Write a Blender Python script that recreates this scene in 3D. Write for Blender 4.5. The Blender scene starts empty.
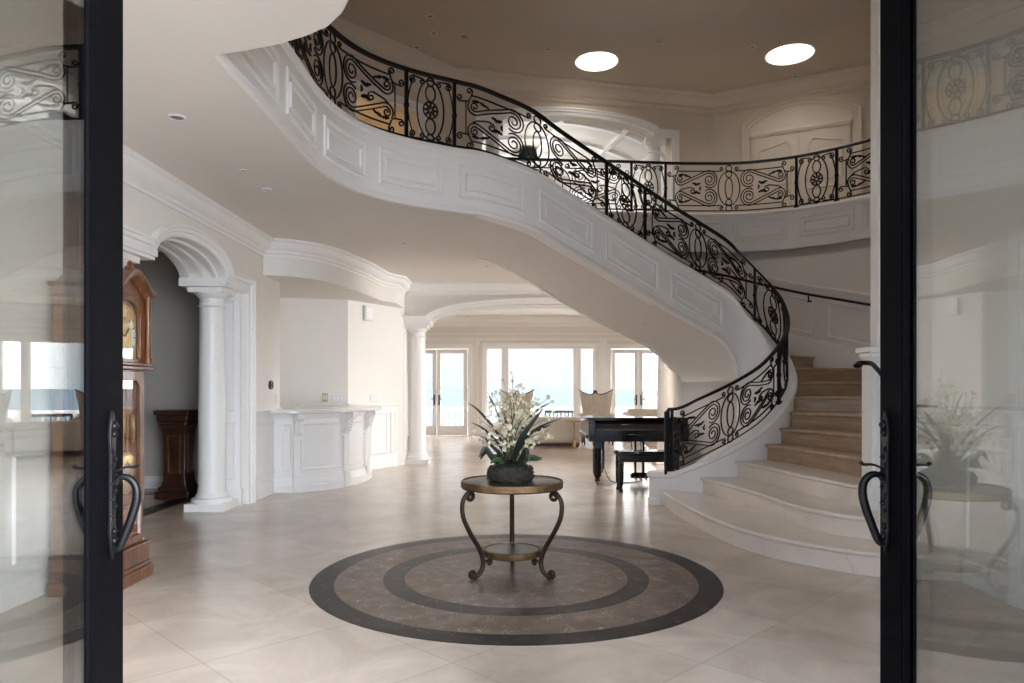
import bpy, math, random
from mathutils import Vector, Matrix
from mathutils.geometry import delaunay_2d_cdt
random.seed(7)
PI = math.pi
V = Vector
SC = bpy.context.scene
COL = SC.collection
F, HZ, CX, CH = 723.0, 388.0, 512.0, 1.4      # focal (px), horizon row, centre column, camera height
RS = 0.185                                    # stair riser

# ------------------------------------------------------------------ materials
def nodes(m):
    m.use_nodes = True
    nt = m.node_tree
    return nt, nt.nodes, nt.links, nt.nodes['Principled BSDF']

def srgb(r, g, b):
    f = lambda c: c / 12.92 if c <= 0.04045 else ((c + 0.055) / 1.055) ** 2.4
    return (f(r / 255), f(g / 255), f(b / 255), 1)

def mat(name, col, rough=0.5, metal=0.0, var=0.0, vscale=6.0, bump=0.0, bscale=40.0, coat=0.0, spec=0.5, aniso=None):
    m = bpy.data.materials.new(name)
    nt, n, l, p = nodes(m)
    p.inputs['Roughness'].default_value = rough
    p.inputs['Metallic'].default_value = metal
    p.inputs['Coat Weight'].default_value = coat
    p.inputs['Specular IOR Level'].default_value = spec
    tc = n.new('ShaderNodeTexCoord')
    no = n.new('ShaderNodeTexNoise'); no.inputs['Scale'].default_value = vscale; no.inputs['Detail'].default_value = 5
    l.new(tc.outputs['Object'], no.inputs['Vector'])
    mp = n.new('ShaderNodeMapping'); l.new(tc.outputs['Object'], mp.inputs['Vector'])
    if aniso:
        mp.inputs['Scale'].default_value = aniso
        l.new(mp.outputs['Vector'], no.inputs['Vector'])
    cr = n.new('ShaderNodeValToRGB')
    lo = tuple(max(0, c * (1 - var)) for c in col[:3]) + (1,)
    hi = tuple(min(1, c * (1 + var)) for c in col[:3]) + (1,)
    cr.color_ramp.elements[0].position = 0.3; cr.color_ramp.elements[0].color = lo
    cr.color_ramp.elements[1].position = 0.7; cr.color_ramp.elements[1].color = hi
    l.new(no.outputs['Fac'], cr.inputs['Fac']); l.new(cr.outputs['Color'], p.inputs['Base Color'])
    if bump:
        nb = n.new('ShaderNodeTexNoise'); nb.inputs['Scale'].default_value = bscale; nb.inputs['Detail'].default_value = 4
        l.new(tc.outputs['Object'], nb.inputs['Vector'])
        b = n.new('ShaderNodeBump'); b.inputs['Strength'].default_value = bump; b.inputs['Distance'].default_value = 0.01
        l.new(nb.outputs['Fac'], b.inputs['Height']); l.new(b.outputs['Normal'], p.inputs['Normal'])
    return m

def wood(name, c1, c2, rough=0.35, scale=3.0, stretch=(1, 8, 8), coat=0.2):
    m = bpy.data.materials.new(name)
    nt, n, l, p = nodes(m)
    p.inputs['Roughness'].default_value = rough; p.inputs['Coat Weight'].default_value = coat
    tc = n.new('ShaderNodeTexCoord'); mp = n.new('ShaderNodeMapping'); mp.inputs['Scale'].default_value = stretch
    l.new(tc.outputs['Object'], mp.inputs['Vector'])
    no = n.new('ShaderNodeTexNoise'); no.inputs['Scale'].default_value = scale; no.inputs['Detail'].default_value = 8
    no.inputs['Distortion'].default_value = 0.8
    l.new(mp.outputs['Vector'], no.inputs['Vector'])
    cr = n.new('ShaderNodeValToRGB')
    cr.color_ramp.elements[0].position = 0.3; cr.color_ramp.elements[0].color = c1
    cr.color_ramp.elements[1].position = 0.72; cr.color_ramp.elements[1].color = c2
    l.new(no.outputs['Fac'], cr.inputs['Fac']); l.new(cr.outputs['Color'], p.inputs['Base Color'])
    return m

def marble(name, c1, c2, vein, rough=0.2, scale=1.6, veinw=0.03, coat=0.3, spec=0.5):
    m = bpy.data.materials.new(name)
    nt, n, l, p = nodes(m)
    p.inputs['Roughness'].default_value = rough; p.inputs['Coat Weight'].default_value = coat
    p.inputs['Coat Roughness'].default_value = 0.12; p.inputs['Specular IOR Level'].default_value = spec
    tc = n.new('ShaderNodeTexCoord')
    no = n.new('ShaderNodeTexNoise'); no.inputs['Scale'].default_value = scale; no.inputs['Detail'].default_value = 9
    no.inputs['Roughness'].default_value = 0.62; no.inputs['Distortion'].default_value = 0.6
    l.new(tc.outputs['Object'], no.inputs['Vector'])
    cr = n.new('ShaderNodeValToRGB')
    cr.color_ramp.elements[0].position = 0.32; cr.color_ramp.elements[0].color = c1
    cr.color_ramp.elements[1].position = 0.68; cr.color_ramp.elements[1].color = c2
    l.new(no.outputs['Fac'], cr.inputs['Fac'])
    n2 = n.new('ShaderNodeTexNoise'); n2.inputs['Scale'].default_value = scale * 2.4; n2.inputs['Detail'].default_value = 6
    n2.inputs['Distortion'].default_value = 1.8
    l.new(tc.outputs['Object'], n2.inputs['Vector'])
    r2 = n.new('ShaderNodeValToRGB')
    e = r2.color_ramp.elements
    e[0].position = 0.5 - veinw; e[0].color = (0, 0, 0, 1)
    e[1].position = 0.5; e[1].color = (1, 1, 1, 1)
    x = e.new(0.5 + veinw); x.color = (0, 0, 0, 1)
    l.new(n2.outputs['Fac'], r2.inputs['Fac'])
    n3 = n.new('ShaderNodeTexNoise'); n3.inputs['Scale'].default_value = scale * 1.3
    l.new(tc.outputs['Object'], n3.inputs['Vector'])
    r3 = n.new('ShaderNodeValToRGB'); r3.color_ramp.elements[0].position = 0.5; r3.color_ramp.elements[1].position = 0.72
    l.new(n3.outputs['Fac'], r3.inputs['Fac'])
    mu = n.new('ShaderNodeMath'); mu.operation = 'MULTIPLY'
    l.new(r2.outputs['Color'], mu.inputs[0]); l.new(r3.outputs['Color'], mu.inputs[1])
    mx = n.new('ShaderNodeMix'); mx.data_type = 'RGBA'
    l.new(mu.outputs[0], mx.inputs[0]); l.new(cr.outputs['Color'], mx.inputs[6]); mx.inputs[7].default_value = vein
    l.new(mx.outputs[2], p.inputs['Base Color'])
    return m

def tile_floor(name):
    m = bpy.data.materials.new(name)
    nt, n, l, p = nodes(m)
    p.inputs['Roughness'].default_value = 0.24; p.inputs['Coat Weight'].default_value = 0.25
    p.inputs['Coat Roughness'].default_value = 0.2
    tc = n.new('ShaderNodeTexCoord'); mp = n.new('ShaderNodeMapping')
    mp.inputs['Rotation'].default_value = (0, 0, PI / 4); mp.inputs['Location'].default_value = (0.12, 0.31, 0)
    l.new(tc.outputs['Object'], mp.inputs['Vector'])
    bk = n.new('ShaderNodeTexBrick'); bk.offset = 0; bk.squash = 1
    bk.inputs['Scale'].default_value = 1.0; bk.inputs['Brick Width'].default_value = 0.9; bk.inputs['Row Height'].default_value = 0.9
    bk.inputs['Mortar Size'].default_value = 0.0028; bk.inputs['Mortar Smooth'].default_value = 0.2
    bk.inputs['Color1'].default_value = srgb(205, 190, 177); bk.inputs['Color2'].default_value = srgb(194, 179, 166)
    bk.inputs['Mortar'].default_value = srgb(176, 160, 144)
    l.new(mp.outputs['Vector'], bk.inputs['Vector'])
    no = n.new('ShaderNodeTexNoise'); no.inputs['Scale'].default_value = 1.7; no.inputs['Detail'].default_value = 9
    no.inputs['Roughness'].default_value = 0.6; no.inputs['Distortion'].default_value = 1.2
    l.new(tc.outputs['Object'], no.inputs['Vector'])
    cr = n.new('ShaderNodeValToRGB')
    cr.color_ramp.elements[0].position = 0.3; cr.color_ramp.elements[0].color = (0.80, 0.78, 0.76, 1)
    cr.color_ramp.elements[1].position = 0.68; cr.color_ramp.elements[1].color = (1.06, 1.06, 1.06, 1)
    l.new(no.outputs['Fac'], cr.inputs['Fac'])
    mx = n.new('ShaderNodeMix'); mx.data_type = 'RGBA'; mx.blend_type = 'MULTIPLY'; mx.inputs[0].default_value = 1
    l.new(bk.outputs['Color'], mx.inputs[6]); l.new(cr.outputs['Color'], mx.inputs[7])
    l.new(mx.outputs[2], p.inputs['Base Color'])
    return m

def glass_mat(name, ior=1.5, tint=(1, 1, 1, 1), rough=0.0):
    m = bpy.data.materials.new(name); m.use_nodes = True
    n, l = m.node_tree.nodes, m.node_tree.links
    n.clear()
    o = n.new('ShaderNodeOutputMaterial'); mx = n.new('ShaderNodeMixShader'); fr = n.new('ShaderNodeFresnel')
    ge = n.new('ShaderNodeNewGeometry'); mi = n.new('ShaderNodeMapRange')       # same reflection from both faces of the thin pane
    mi.inputs['To Min'].default_value = ior; mi.inputs['To Max'].default_value = 1 / ior
    l.new(ge.outputs['Backfacing'], mi.inputs['Value']); l.new(mi.outputs['Result'], fr.inputs['IOR'])
    t = n.new('ShaderNodeBsdfTransparent'); t.inputs['Color'].default_value = tint
    g = n.new('ShaderNodeBsdfGlossy'); g.inputs['Roughness'].default_value = rough
    l.new(fr.outputs[0], mx.inputs[0]); l.new(t.outputs[0], mx.inputs[1]); l.new(g.outputs[0], mx.inputs[2])
    l.new(mx.outputs[0], o.inputs['Surface'])
    return m

def emit_mat(name, col, s):
    m = bpy.data.materials.new(name); m.use_nodes = True
    n, l = m.node_tree.nodes, m.node_tree.links
    n.clear()
    o = n.new('ShaderNodeOutputMaterial'); e = n.new('ShaderNodeEmission')
    e.inputs['Color'].default_value = col; e.inputs['Strength'].default_value = s
    l.new(e.outputs[0], o.inputs['Surface'])
    return m

M = {}
M['wall'] = mat('wall_paint', srgb(232, 227, 220), 0.65, var=0.015, vscale=1.2, bump=0.03, bscale=180)
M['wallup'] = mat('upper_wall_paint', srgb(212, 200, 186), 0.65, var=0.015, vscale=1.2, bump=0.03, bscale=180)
M['ceil'] = mat('ceiling_paint', srgb(226, 220, 213), 0.7, var=0.012, vscale=0.9, bump=0.03, bscale=160)
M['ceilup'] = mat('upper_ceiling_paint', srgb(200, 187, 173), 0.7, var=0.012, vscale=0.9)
M['trim'] = mat('white_trim_paint', srgb(239, 237, 234), 0.38, var=0.01, vscale=3)
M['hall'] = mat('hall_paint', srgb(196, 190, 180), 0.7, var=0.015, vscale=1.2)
M['floor'] = tile_floor('beige_marble_tiles')
M['step_stone'] = marble('step_marble', srgb(218, 206, 194), srgb(232, 221, 210), srgb(200, 186, 172), 0.3, 2.2, 0.02)
M['oak'] = wood('oak_steps', srgb(150, 124, 98), srgb(182, 155, 127), 0.4, 2.2, (1.2, 1.2, 14), 0.15)
M['oaktread'] = wood('oak_treads', srgb(160, 134, 108), srgb(190, 163, 135), 0.38, 2.2, (1.5, 6, 6), 0.2)
M['iron'] = mat('black_iron', (0.008, 0.008, 0.009, 1), 0.42, 0.6, var=0.2, vscale=30)
M['brown1'] = marble('brown_marble', srgb(84, 71, 62), srgb(116, 101, 91), srgb(188, 174, 158), 0.34, 6.5, 0.04, 0.0, 0.2)
M['dark1'] = marble('dark_marble', srgb(17, 15, 14), srgb(34, 30, 28), srgb(150, 138, 128), 0.34, 7.5, 0.02, 0.0, 0.2)
M['black'] = mat('black_door_paint', (0.003, 0.003, 0.004, 1), 0.6, var=0.1, vscale=4, spec=0.02)
M['piano'] = mat('black_lacquer', (0.004, 0.004, 0.004, 1), 0.14, var=0.1, coat=0.15, spec=0.3)
M['glass'] = glass_mat('door_glass', 1.66, (0.93, 0.945, 0.94, 1))
M['pane'] = glass_mat('window_glass', 1.3)
M['clock'] = wood('clock_wood', srgb(72, 42, 24), srgb(122, 76, 46), 0.38, 3.0, (7, 7, 1), 0.12)
M['clockd'] = wood('clock_burl', srgb(66, 32, 14), srgb(116, 64, 30), 0.3, 7.0, (1, 1, 1), 0.4)
M['brass'] = mat('brass', srgb(176, 148, 100), 0.28, 1.0, var=0.1, vscale=20)
M['dial'] = mat('clock_dial', srgb(205, 178, 120), 0.35, 0.6, var=0.2, vscale=25)
M['pedestal'] = wood('dark_walnut', srgb(40, 22, 15), srgb(74, 42, 28), 0.35, 4.0, (5, 5, 1), 0.3)
M['bronze'] = mat('bronze_iron', srgb(62, 50, 38), 0.45, 0.75, var=0.35, vscale=14, bump=0.15, bscale=60)
M['bronzerim'] = mat('bronze_rim', srgb(112, 88, 60), 0.45, 0.7, var=0.4, vscale=12, bump=0.1, bscale=60)
M['tabletop'] = mat('dark_table_top', srgb(52, 47, 44), 0.3, 0.2, var=0.3, vscale=7)
M['petal'] = mat('cream_petal', srgb(226, 216, 190), 0.6, var=0.1, vscale=20)
M['petalc'] = mat('yellow_petal_heart', srgb(196, 178, 92), 0.6, var=0.15)
M['stem'] = mat('stem_green', srgb(92, 96, 62), 0.6, var=0.2, vscale=10)
M['leafd'] = mat('dark_leaf', srgb(38, 46, 36), 0.4, var=0.3, vscale=12)
M['leafg'] = mat('green_leaf', srgb(66, 92, 58), 0.45, var=0.3, vscale=12)
M['bark'] = mat('bark_bowl', srgb(52, 44, 38), 0.8, var=0.5, vscale=30, bump=0.8, bscale=45)
M['cream'] = mat('cream_upholstery', srgb(214, 203, 188), 0.9, var=0.05, vscale=12, bump=0.1, bscale=200)
M['sofa'] = mat('sofa_upholstery', srgb(226, 216, 203), 0.9, var=0.04, vscale=10, bump=0.1, bscale=200)
M['walnut'] = wood('walnut_legs', srgb(60, 38, 26), srgb(96, 64, 44), 0.4, 4, (4, 4, 1))
M['steel'] = mat('grey_metal', srgb(150, 150, 150), 0.35, 0.9, var=0.1)
M['plate'] = mat('switch_plate', srgb(222, 220, 218), 0.4, var=0.01)
M['tan'] = mat('tan_plate', srgb(186, 160, 112), 0.4, var=0.05)
M['blackp'] = mat('black_plastic', (0.01, 0.01, 0.01, 1), 0.3, var=0.1)
M['counter'] = marble('white_counter', srgb(226, 222, 216), srgb(240, 237, 233), srgb(206, 200, 194), 0.18, 2.0, 0.02)
M['terrace'] = mat('terrace_stone', srgb(206, 200, 190), 0.7, var=0.08, vscale=3)
M['porch'] = mat('porch_stone', srgb(120, 112, 104), 0.8, var=0.1, vscale=3)
M['patio'] = mat('dark_patio_metal', srgb(40, 42, 46), 0.5, 0.3, var=0.1)
M['skyl'] = emit_mat('skylight_lens', (1.0, 0.93, 0.84, 1), 2.0)

# ------------------------------------------------------------------ mesh builder
ORIG = {}
def tag(o, label=None, cat=None, group=None, kind=None):
    if label: o['label'] = label
    if cat: o['category'] = cat
    if group: o['group'] = group
    if kind: o['kind'] = kind
    return o

def thing(name, label=None, cat=None, loc=(0, 0, 0), group=None, kind=None):
    o = bpy.data.objects.new(name, None); COL.objects.link(o)
    o.location = loc; o.empty_display_size = 0.1
    ORIG[o.name] = V(loc)
    return tag(o, label, cat, group, kind)

class MB:
    def __init__(self): self.v = []; self.f = []
    def add(self, vs, fs):
        b = len(self.v); self.v += [V(x) for x in vs]; self.f += [[b + i for i in f] for f in fs]; return self
    def box(self, x0, x1, y0, y1, z0, z1, rz=0.0, c=None):
        vs = [V((x, y, z)) for z in (z0, z1) for x, y in ((x0, y0), (x1, y0), (x1, y1), (x0, y1))]
        if rz:
            c = V(c) if c else V(((x0 + x1) / 2, (y0 + y1) / 2, 0)); r = Matrix.Rotation(rz, 3, 'Z')
            vs = [r @ (p - c) + c for p in vs]
        return self.add(vs, [(3, 2, 1, 0), (4, 5, 6, 7), (0, 1, 5, 4), (1, 2, 6, 5), (2, 3, 7, 6), (3, 0, 4, 7)])
    def prism(self, poly, z0, z1):
        n = len(poly)
        a = sum(poly[i][0] * poly[(i + 1) % n][1] - poly[(i + 1) % n][0] * poly[i][1] for i in range(n))
        if a < 0: poly = poly[::-1]
        vs = [(p[0], p[1], z0) for p in poly] + [(p[0], p[1], z1) for p in poly]
        fs = [tuple(range(n - 1, -1, -1)), tuple(range(n, 2 * n))] + [(i, (i + 1) % n, n + (i + 1) % n, n + i) for i in range(n)]
        return self.add(vs, fs)
    def lathe(self, prof, c=(0, 0, 0), seg=24, sx=1.0, sy=1.0, flute=None):
        c = V(c); vs = []; fs = []; m = len(prof)
        for i in range(seg):
            a = 2 * PI * i / seg
            for r, z in prof:
                rr = r
                if flute: rr = r * flute(a, z)
                vs.append(c + V((rr * math.cos(a) * sx, rr * math.sin(a) * sy, z)))
        for i in range(seg):
            j = (i + 1) % seg
            for k in range(m - 1): fs.append((i * m + k, j * m + k, j * m + k + 1, i * m + k + 1))
        if prof[0][0] > 1e-6: fs.append(tuple(i * m for i in range(seg - 1, -1, -1)))
        if prof[-1][0] > 1e-6: fs.append(tuple(i * m + m - 1 for i in range(seg)))
        return self.add(vs, fs)
    def tube(self, path, r, sides=6, closed=False, flat=1.0, up=None):
        path = [V(p) for p in path]; n = len(path)
        if n < 2: return self
        R = r if callable(r) else (lambda i: r)
        vs = []; fs = []; prev = None
        for i, p in enumerate(path):
            a = path[i - 1] if (i or closed) else p; b = path[(i + 1) % n] if (i < n - 1 or closed) else p
            t = (b - a)
            t = t.normalized() if t.length > 1e-9 else V((0, 0, 1))
            if prev is None:
                ref = V(up) if up else (V((0, 0, 1)) if abs(t.z) < 0.9 else V((1, 0, 0)))
                x = t.cross(ref).normalized()
            else:
                x = prev - t * prev.dot(t); x = x.normalized() if x.length > 1e-6 else t.orthogonal().normalized()
            prev = x; y = t.cross(x)
            rr = R(i)
            for k in range(sides):
                an = 2 * PI * (k + 0.5) / sides
                vs.append(p + x * (rr * math.cos(an)) + y * (rr * flat * math.sin(an)))
        m = n if closed else n - 1
        for i in range(m):
            j = (i + 1) % n
            for k in range(sides):
                q = (k + 1) % sides
                fs.append((i * sides + k, i * sides + q, j * sides + q, j * sides + k))
        if not closed:
            fs.append(tuple(range(sides - 1, -1, -1))); fs.append(tuple((n - 1) * sides + k for k in range(sides)))
        return self.add(vs, fs)
    def sweep(self, path, N, prof, closed=False, pclosed=True):
        """profile (a, b): a = sideways to the left of travel seen along -N, b = along N; mitred"""
        path = [V(p) for p in path]; N = V(N).normalized(); n = len(path); m = len(prof); vs = []; fs = []
        for i, p in enumerate(path):
            a = path[i - 1] if (i or closed) else None; b = path[(i + 1) % n] if (i < n - 1 or closed) else None
            s1 = N.cross((p - a)).normalized() if a is not None else None
            s2 = N.cross((b - p)).normalized() if b is not None else None
            if s1 is None: s = s2
            elif s2 is None: s = s1
            else:
                d = max(0.25, 1 + s1.dot(s2)); s = (s1 + s2) / d
            for u, w in prof: vs.append(p + s * u + N * w)
        k = n if closed else n - 1
        for i in range(k):
            j = (i + 1) % n
            for q in range(m if pclosed else m - 1):
                r = (q + 1) % m
                fs.append((i * m + q, i * m + r, j * m + r, j * m + q))
        if not closed and pclosed:
            fs.append(tuple(range(m))); fs.append(tuple((n - 1) * m + q for q in range(m - 1, -1, -1)))
        return self.add(vs, fs)
    def strip(self, A, B):
        n = len(A)
        return self.add(list(A) + list(B), [(i, i + 1, n + i + 1, n + i) for i in range(n - 1)])
    def plate(self, outer, holes, origin, U, W, N, th):
        """flat plate with holes: 2D loops in axes U, W; thickness th along N"""
        O, U, W, N = V(origin), V(U), V(W), V(N)
        loops = [outer] + holes; pts = []; edges = []; faces = []
        for lp in loops:
            b = len(pts); pts += [V((p[0], p[1])) for p in lp]; k = len(lp)
            edges += [(b + i, b + (i + 1) % k) for i in range(k)]
        ov, oe, of, _, _, _ = delaunay_2d_cdt(pts, edges, [], 0, 1e-6)
        def inside(p, lp):
            c = False; k = len(lp)
            for i in range(k):
                x1, y1 = lp[i][:2]; x2, y2 = lp[(i + 1) % k][:2]
                if (y1 > p[1]) != (y2 > p[1]) and p[0] < (x2 - x1) * (p[1] - y1) / (y2 - y1) + x1: c = not c
            return c
        keep = []
        for f in of:
            c = (ov[f[0]] + ov[f[1]] + ov[f[2]]) / 3
            if inside(c, outer) and not any(inside(c, h) for h in holes): keep.append(list(f))
        P = [O + U * p[0] + W * p[1] for p in ov]
        self.add(P, keep); self.add([p + N * th for p in P], [f[::-1] for f in keep])
        for lp in loops:
            q = [O + U * p[0] + W * p[1] for p in lp]; k = len(q)
            self.add(q + [p + N * th for p in q], [(i, (i + 1) % k, k + (i + 1) % k, k + i) for i in range(k)])
        return self
    def build(self, name, m, parent=None, smooth=35, bevel=0.0, kind=None, label=None, merge=False):
        o0 = ORIG[parent.name] if parent else V((0, 0, 0))
        me = bpy.data.meshes.new(name)
        me.from_pydata([p - o0 for p in self.v], [], self.f); me.update()
        import bmesh
        bm = bmesh.new(); bm.from_mesh(me)
        bmesh.ops.remove_doubles(bm, verts=bm.verts, dist=1e-5)
        bmesh.ops.recalc_face_normals(bm, faces=bm.faces)
        bm.to_mesh(me); bm.free()
        me.materials.append(m)
        if smooth:
            me.polygons.foreach_set('use_smooth', [True] * len(me.polygons))
            me.set_sharp_from_angle(angle=math.radians(smooth))
        o = bpy.data.objects.new(name, me); COL.objects.link(o)
        ORIG[o.name] = o0
        if parent: o.parent = parent
        if bevel:
            b = o.modifiers.new('bevel', 'BEVEL'); b.width = bevel; b.segments = 2; b.limit_method = 'ANGLE'
        if kind: o['kind'] = kind
        if label: o['label'] = label
        return o

def part(name, mb, m, parent, **k): return mb.build(name, m, parent, **k)
def struct(name, mb, m, parent=None, **k):
    return mb.build(name, m, parent, kind=None if parent else 'structure', **k)

def copy_tree(o, parent=None):
    c = o.copy(); COL.objects.link(c); ORIG[c.name] = ORIG.get(o.name, V((0, 0, 0)))
    if parent: c.parent = parent
    for ch in list(o.children): copy_tree(ch, c)
    return c

# ------------------------------------------------------------------ curves
def catmull(P, n=12):
    P = [V(p) for p in P]; out = []
    for i in range(len(P) - 1):
        p0 = P[i - 1] if i else P[0] * 2 - P[1]; p1, p2 = P[i], P[i + 1]
        p3 = P[i + 2] if i + 2 < len(P) else P[-1] * 2 - P[-2]
        for k in range(n):
            t = k / n
            out.append(0.5 * (2 * p1 + (p2 - p0) * t + (2 * p0 - 5 * p1 + 4 * p2 - p3) * t * t + (3 * p1 - p0 - 3 * p2 + p3) * t ** 3))
    out.append(P[-1]); return out

class Path:
    """plan curve with a height: control points (x, y, z); t = control index (+t0), s = plan length"""
    def __init__(self, P, t0=0, n=14):
        self.p = catmull(P, n); self.n = n; self.t0 = t0
        self.t = [t0 + i / n for i in range(len(self.p))]
        self.s = [0.0]
        for a, b in zip(self.p, self.p[1:]): self.s.append(self.s[-1] + (b.xy - a.xy).length)
        self.L = self.s[-1]
    def _at(self, key, val):
        K = self.t if key == 't' else self.s
        if val <= K[0]: return 0, (val - K[0]) / (K[1] - K[0])
        if val >= K[-1]: return len(K) - 2, 1 + (val - K[-1]) / (K[-1] - K[-2])
        lo, hi = 0, len(K) - 1
        while hi - lo > 1:
            mi = (lo + hi) // 2
            if K[mi] <= val: lo = mi
            else: hi = mi
        return lo, (val - K[lo]) / (K[hi] - K[lo])
    def pt(self, t=None, s=None):
        i, f = self._at('t', t) if s is None else self._at('s', s)
        return self.p[i].lerp(self.p[i + 1], f)
    def s_of(self, t):
        i, f = self._at('t', t); return self.s[i] + f * (self.s[i + 1] - self.s[i])
    def t_of(self, s):
        i, f = self._at('s', s); return self.t[i] + f * (self.t[i + 1] - self.t[i])
    def nrm(self, s):
        a, b = self.pt(s=max(0, s - 0.03)), self.pt(s=min(self.L, s + 0.03)); d = (b - a); d.z = 0; d.normalize()
        return V((-d.y, d.x, 0))          # left of travel

def px(x, y, Y): return V(((x - CX) / F * Y, Y, CH - (y - HZ) / F * Y))

CROWN = [(0, 0), (0.17, 0), (0.17, -0.025), (0.135, -0.045), (0.125, -0.08), (0.075, -0.125), (0.045, -0.135), (0.045, -0.165), (0.02, -0.18), (0.02, -0.21), (0, -0.21)]
BASE = [(0, 0), (0.025, 0), (0.025, 0.13), (0.015, 0.16), (0, 0.17)]
RAILP = [(0, -0.03), (0.02, -0.03), (0.035, 0.0), (0.035, 0.02), (0.02, 0.03), (0, 0.03)]
CASE = [(0, 0), (0, 0.02), (0.03, 0.035), (0.05, 0.03), (0.09, 0.05), (0.12, 0.05), (0.12, 0)]
FRM = [(0, 0), (0.0, 0.008), (0.012, 0.018), (0.024, 0.014), (0.034, 0.004), (0.034, 0)]
def rect_loop(u0, u1, w0, w1): return [(u0, w0), (u1, w0), (u1, w1), (u0, w1)]
def flip(prof): return [(-a, b) for a, b in prof]
SKY_SEA, SKY_BACK, SKY_RIGHT, P_SKY1, P_SKY2, P_SKY3, P_CORR, P_GAL, P_SUN, EXPO, P_DOWN = 0.87, 2.6, 37.0, 20, 12, 18, 5, 30, 1.0, 0.36, [0, 50, 36, 36, 60] + [16] * 7
FLOOR2 = 3.8; CEIL = 3.3; TOPZ = 6.3
# ================================================================== STAIRCASE
IN = Path([(1.74, 8.72, .40), (1.97, 8.60, .42), (2.20, 8.47, .55), (2.62, 8.49, .76), (2.97, 8.58, .98), (3.27, 8.75, 1.27), (3.42, 8.97, 1.52),
           (3.44, 9.2, 1.80), (3.37, 9.40, 2.03), (3.20, 9.53, 2.28), (3.03, 9.59, 2.48), (2.83, 9.56, 2.66), (2.4, 9.42, 2.88), (2.05, 9.28, 3.04),
           (1.70, 9.13, 3.21), (1.16, 8.88, 3.47), (.6, 8.55, 3.71), (.23, 8.3, 3.87), (-.15, 8.11, 3.96), (-.39, 8.01, 4.0),
           (-.63, 7.90, 4.0), (-1.11, 7.60, 4.0), (-1.47, 7.23, 4.0), (-1.67, 6.80, 4.0), (-1.76, 6.32, 4.0), (-1.775, 5.8, 4.0), (-1.78, 4.95, 4.0), (-1.78, 4.08, 4.0)], t0=-1)

OUTM = [(4, (3.96, 7.57)), (4.9, (4.42, 8.27)), (5.55, (4.8, 9.05)), (6.3, (4.84, 9.76)), (7.2, (4.25, 10.38)), (7.9, (3.7, 10.68)), (8.6, (3.2, 10.79)),
        (9.27, (2.52, 10.8)), (10, (2.2, 10.77)), (11, (1.75, 10.72)), (12, (1.4, 10.69)), (13, (1.08, 10.67)), (14, (.6, 10.63)), (15, (.2, 10.6)), (16, (-.1, 10.57)), (18, (-.5, 10.52))]
def OUT(t):
    if t <= OUTM[0][0]: return V(OUTM[0][1] + (0,))
    for (a, p), (b, q) in zip(OUTM, OUTM[1:]):
        if t <= b: return V(p + (0,)).lerp(V(q + (0,)), (t - a) / (b - a))
    return V(OUTM[-1][1] + (0,))
TC = 9.27; RF = 0.34
S_C = IN.s_of(TC)
def zbot(t):
    if t < TC: return 0.0
    z = min(IN.pt(t=t).z - 0.70, CEIL) if t < 18 else CEIL
    d = IN.s_of(t) - S_C
    if d < RF: z = z - RF * (1 - math.sqrt(max(0, 1 - ((RF - d) / RF) ** 2)))
    return z

stairs = thing('staircase', 'curved white panelled staircase with marble bottom steps and oak upper steps', 'staircase', (3.0, 8.5, 0))
TS = [t for t in IN.t if t <= 26]
def ribbon(path, prof, zf, t0, t1):
    """sweep a closed (w, dz) profile along a Path with heights zf(t)"""
    mb = MB(); m = len(prof); ts = [t for t in path.t if t0 < t < t1]; ts = [t0] + ts + [t1]
    for t in ts:
        p = path.pt(t=t); n = path.nrm(path.s_of(t)); z = zf(t)
        mb.v += [V((p.x + n.x * w, p.y + n.y * w, z + d)) for w, d in prof]
    for i in range(len(ts) - 1):
        for k in range(m):
            q = (k + 1) % m; mb.f.append([i * m + k, i * m + q, (i + 1) * m + q, (i + 1) * m + k])
    mb.f.append(list(range(m))); mb.f.append([(len(ts) - 1) * m + k for k in range(m - 1, -1, -1)])
    return mb
# stringer faces
mb = MB(); W = 0.075
ts = sorted([t for t in IN.t if t < 26] + [TC - 0.001, TC] + [TC + .02, TC + .06, TC + .12])
for t in ts:
    p = IN.pt(t=t); n = IN.nrm(IN.s_of(t)); z0, z1 = zbot(t) + (.025 if t > 18 else 0), p.z - 0.04
    for w, z in ((W, z0), (W, z1), (-W, z1), (-W, z0)): mb.v.append(V((p.x + n.x * w, p.y + n.y * w, z)))
for i in range(len(ts) - 1):
    for k in range(4):
        q = (k + 1) % 4; mb.f.append([4 * i + k, 4 * i + q, 4 * i + 4 + q, 4 * i + 4 + k])
mb.f.append([0, 1, 2, 3]); mb.f.append([4 * len(ts) - 1 - k for k in range(4)])
e = IN.pt(t=-1)
mb.lathe([(0.1, 0), (0.1, 0.08), (0.085, 0.09), (0.085, e.z - 0.04)], (e.x, e.y, 0), 20)
part('stringer', mb, M['trim'], stairs)
capz = lambda t: IN.pt(t=t).z
mb = ribbon(IN, [(-.115, -.055), (-.115, -.03), (-.1, -.005), (-.08, 0), (.08, 0), (.1, -.005), (.115, -.03), (.115, -.055), (.09, -.075), (-.09, -.075)], capz, -1, 26)
mb.lathe([(0.09, e.z - .075), (0.115, e.z - .055), (0.115, e.z - .03), (0.1, e.z - .005), (0.08, e.z)], (e.x, e.y, 0), 20)
part('stringer_cap', mb, M['trim'], stairs)
mb = ribbon(IN, [(.06, 0), (.105, 0), (.105, .035), (.09, .05), (.085, .075), (.06, .085)], lambda t: zbot(t) + (.004 if t > 18 else 0), TC + 0.16, 26)
part('lower_moulding', mb, M['trim'], stairs)

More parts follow.
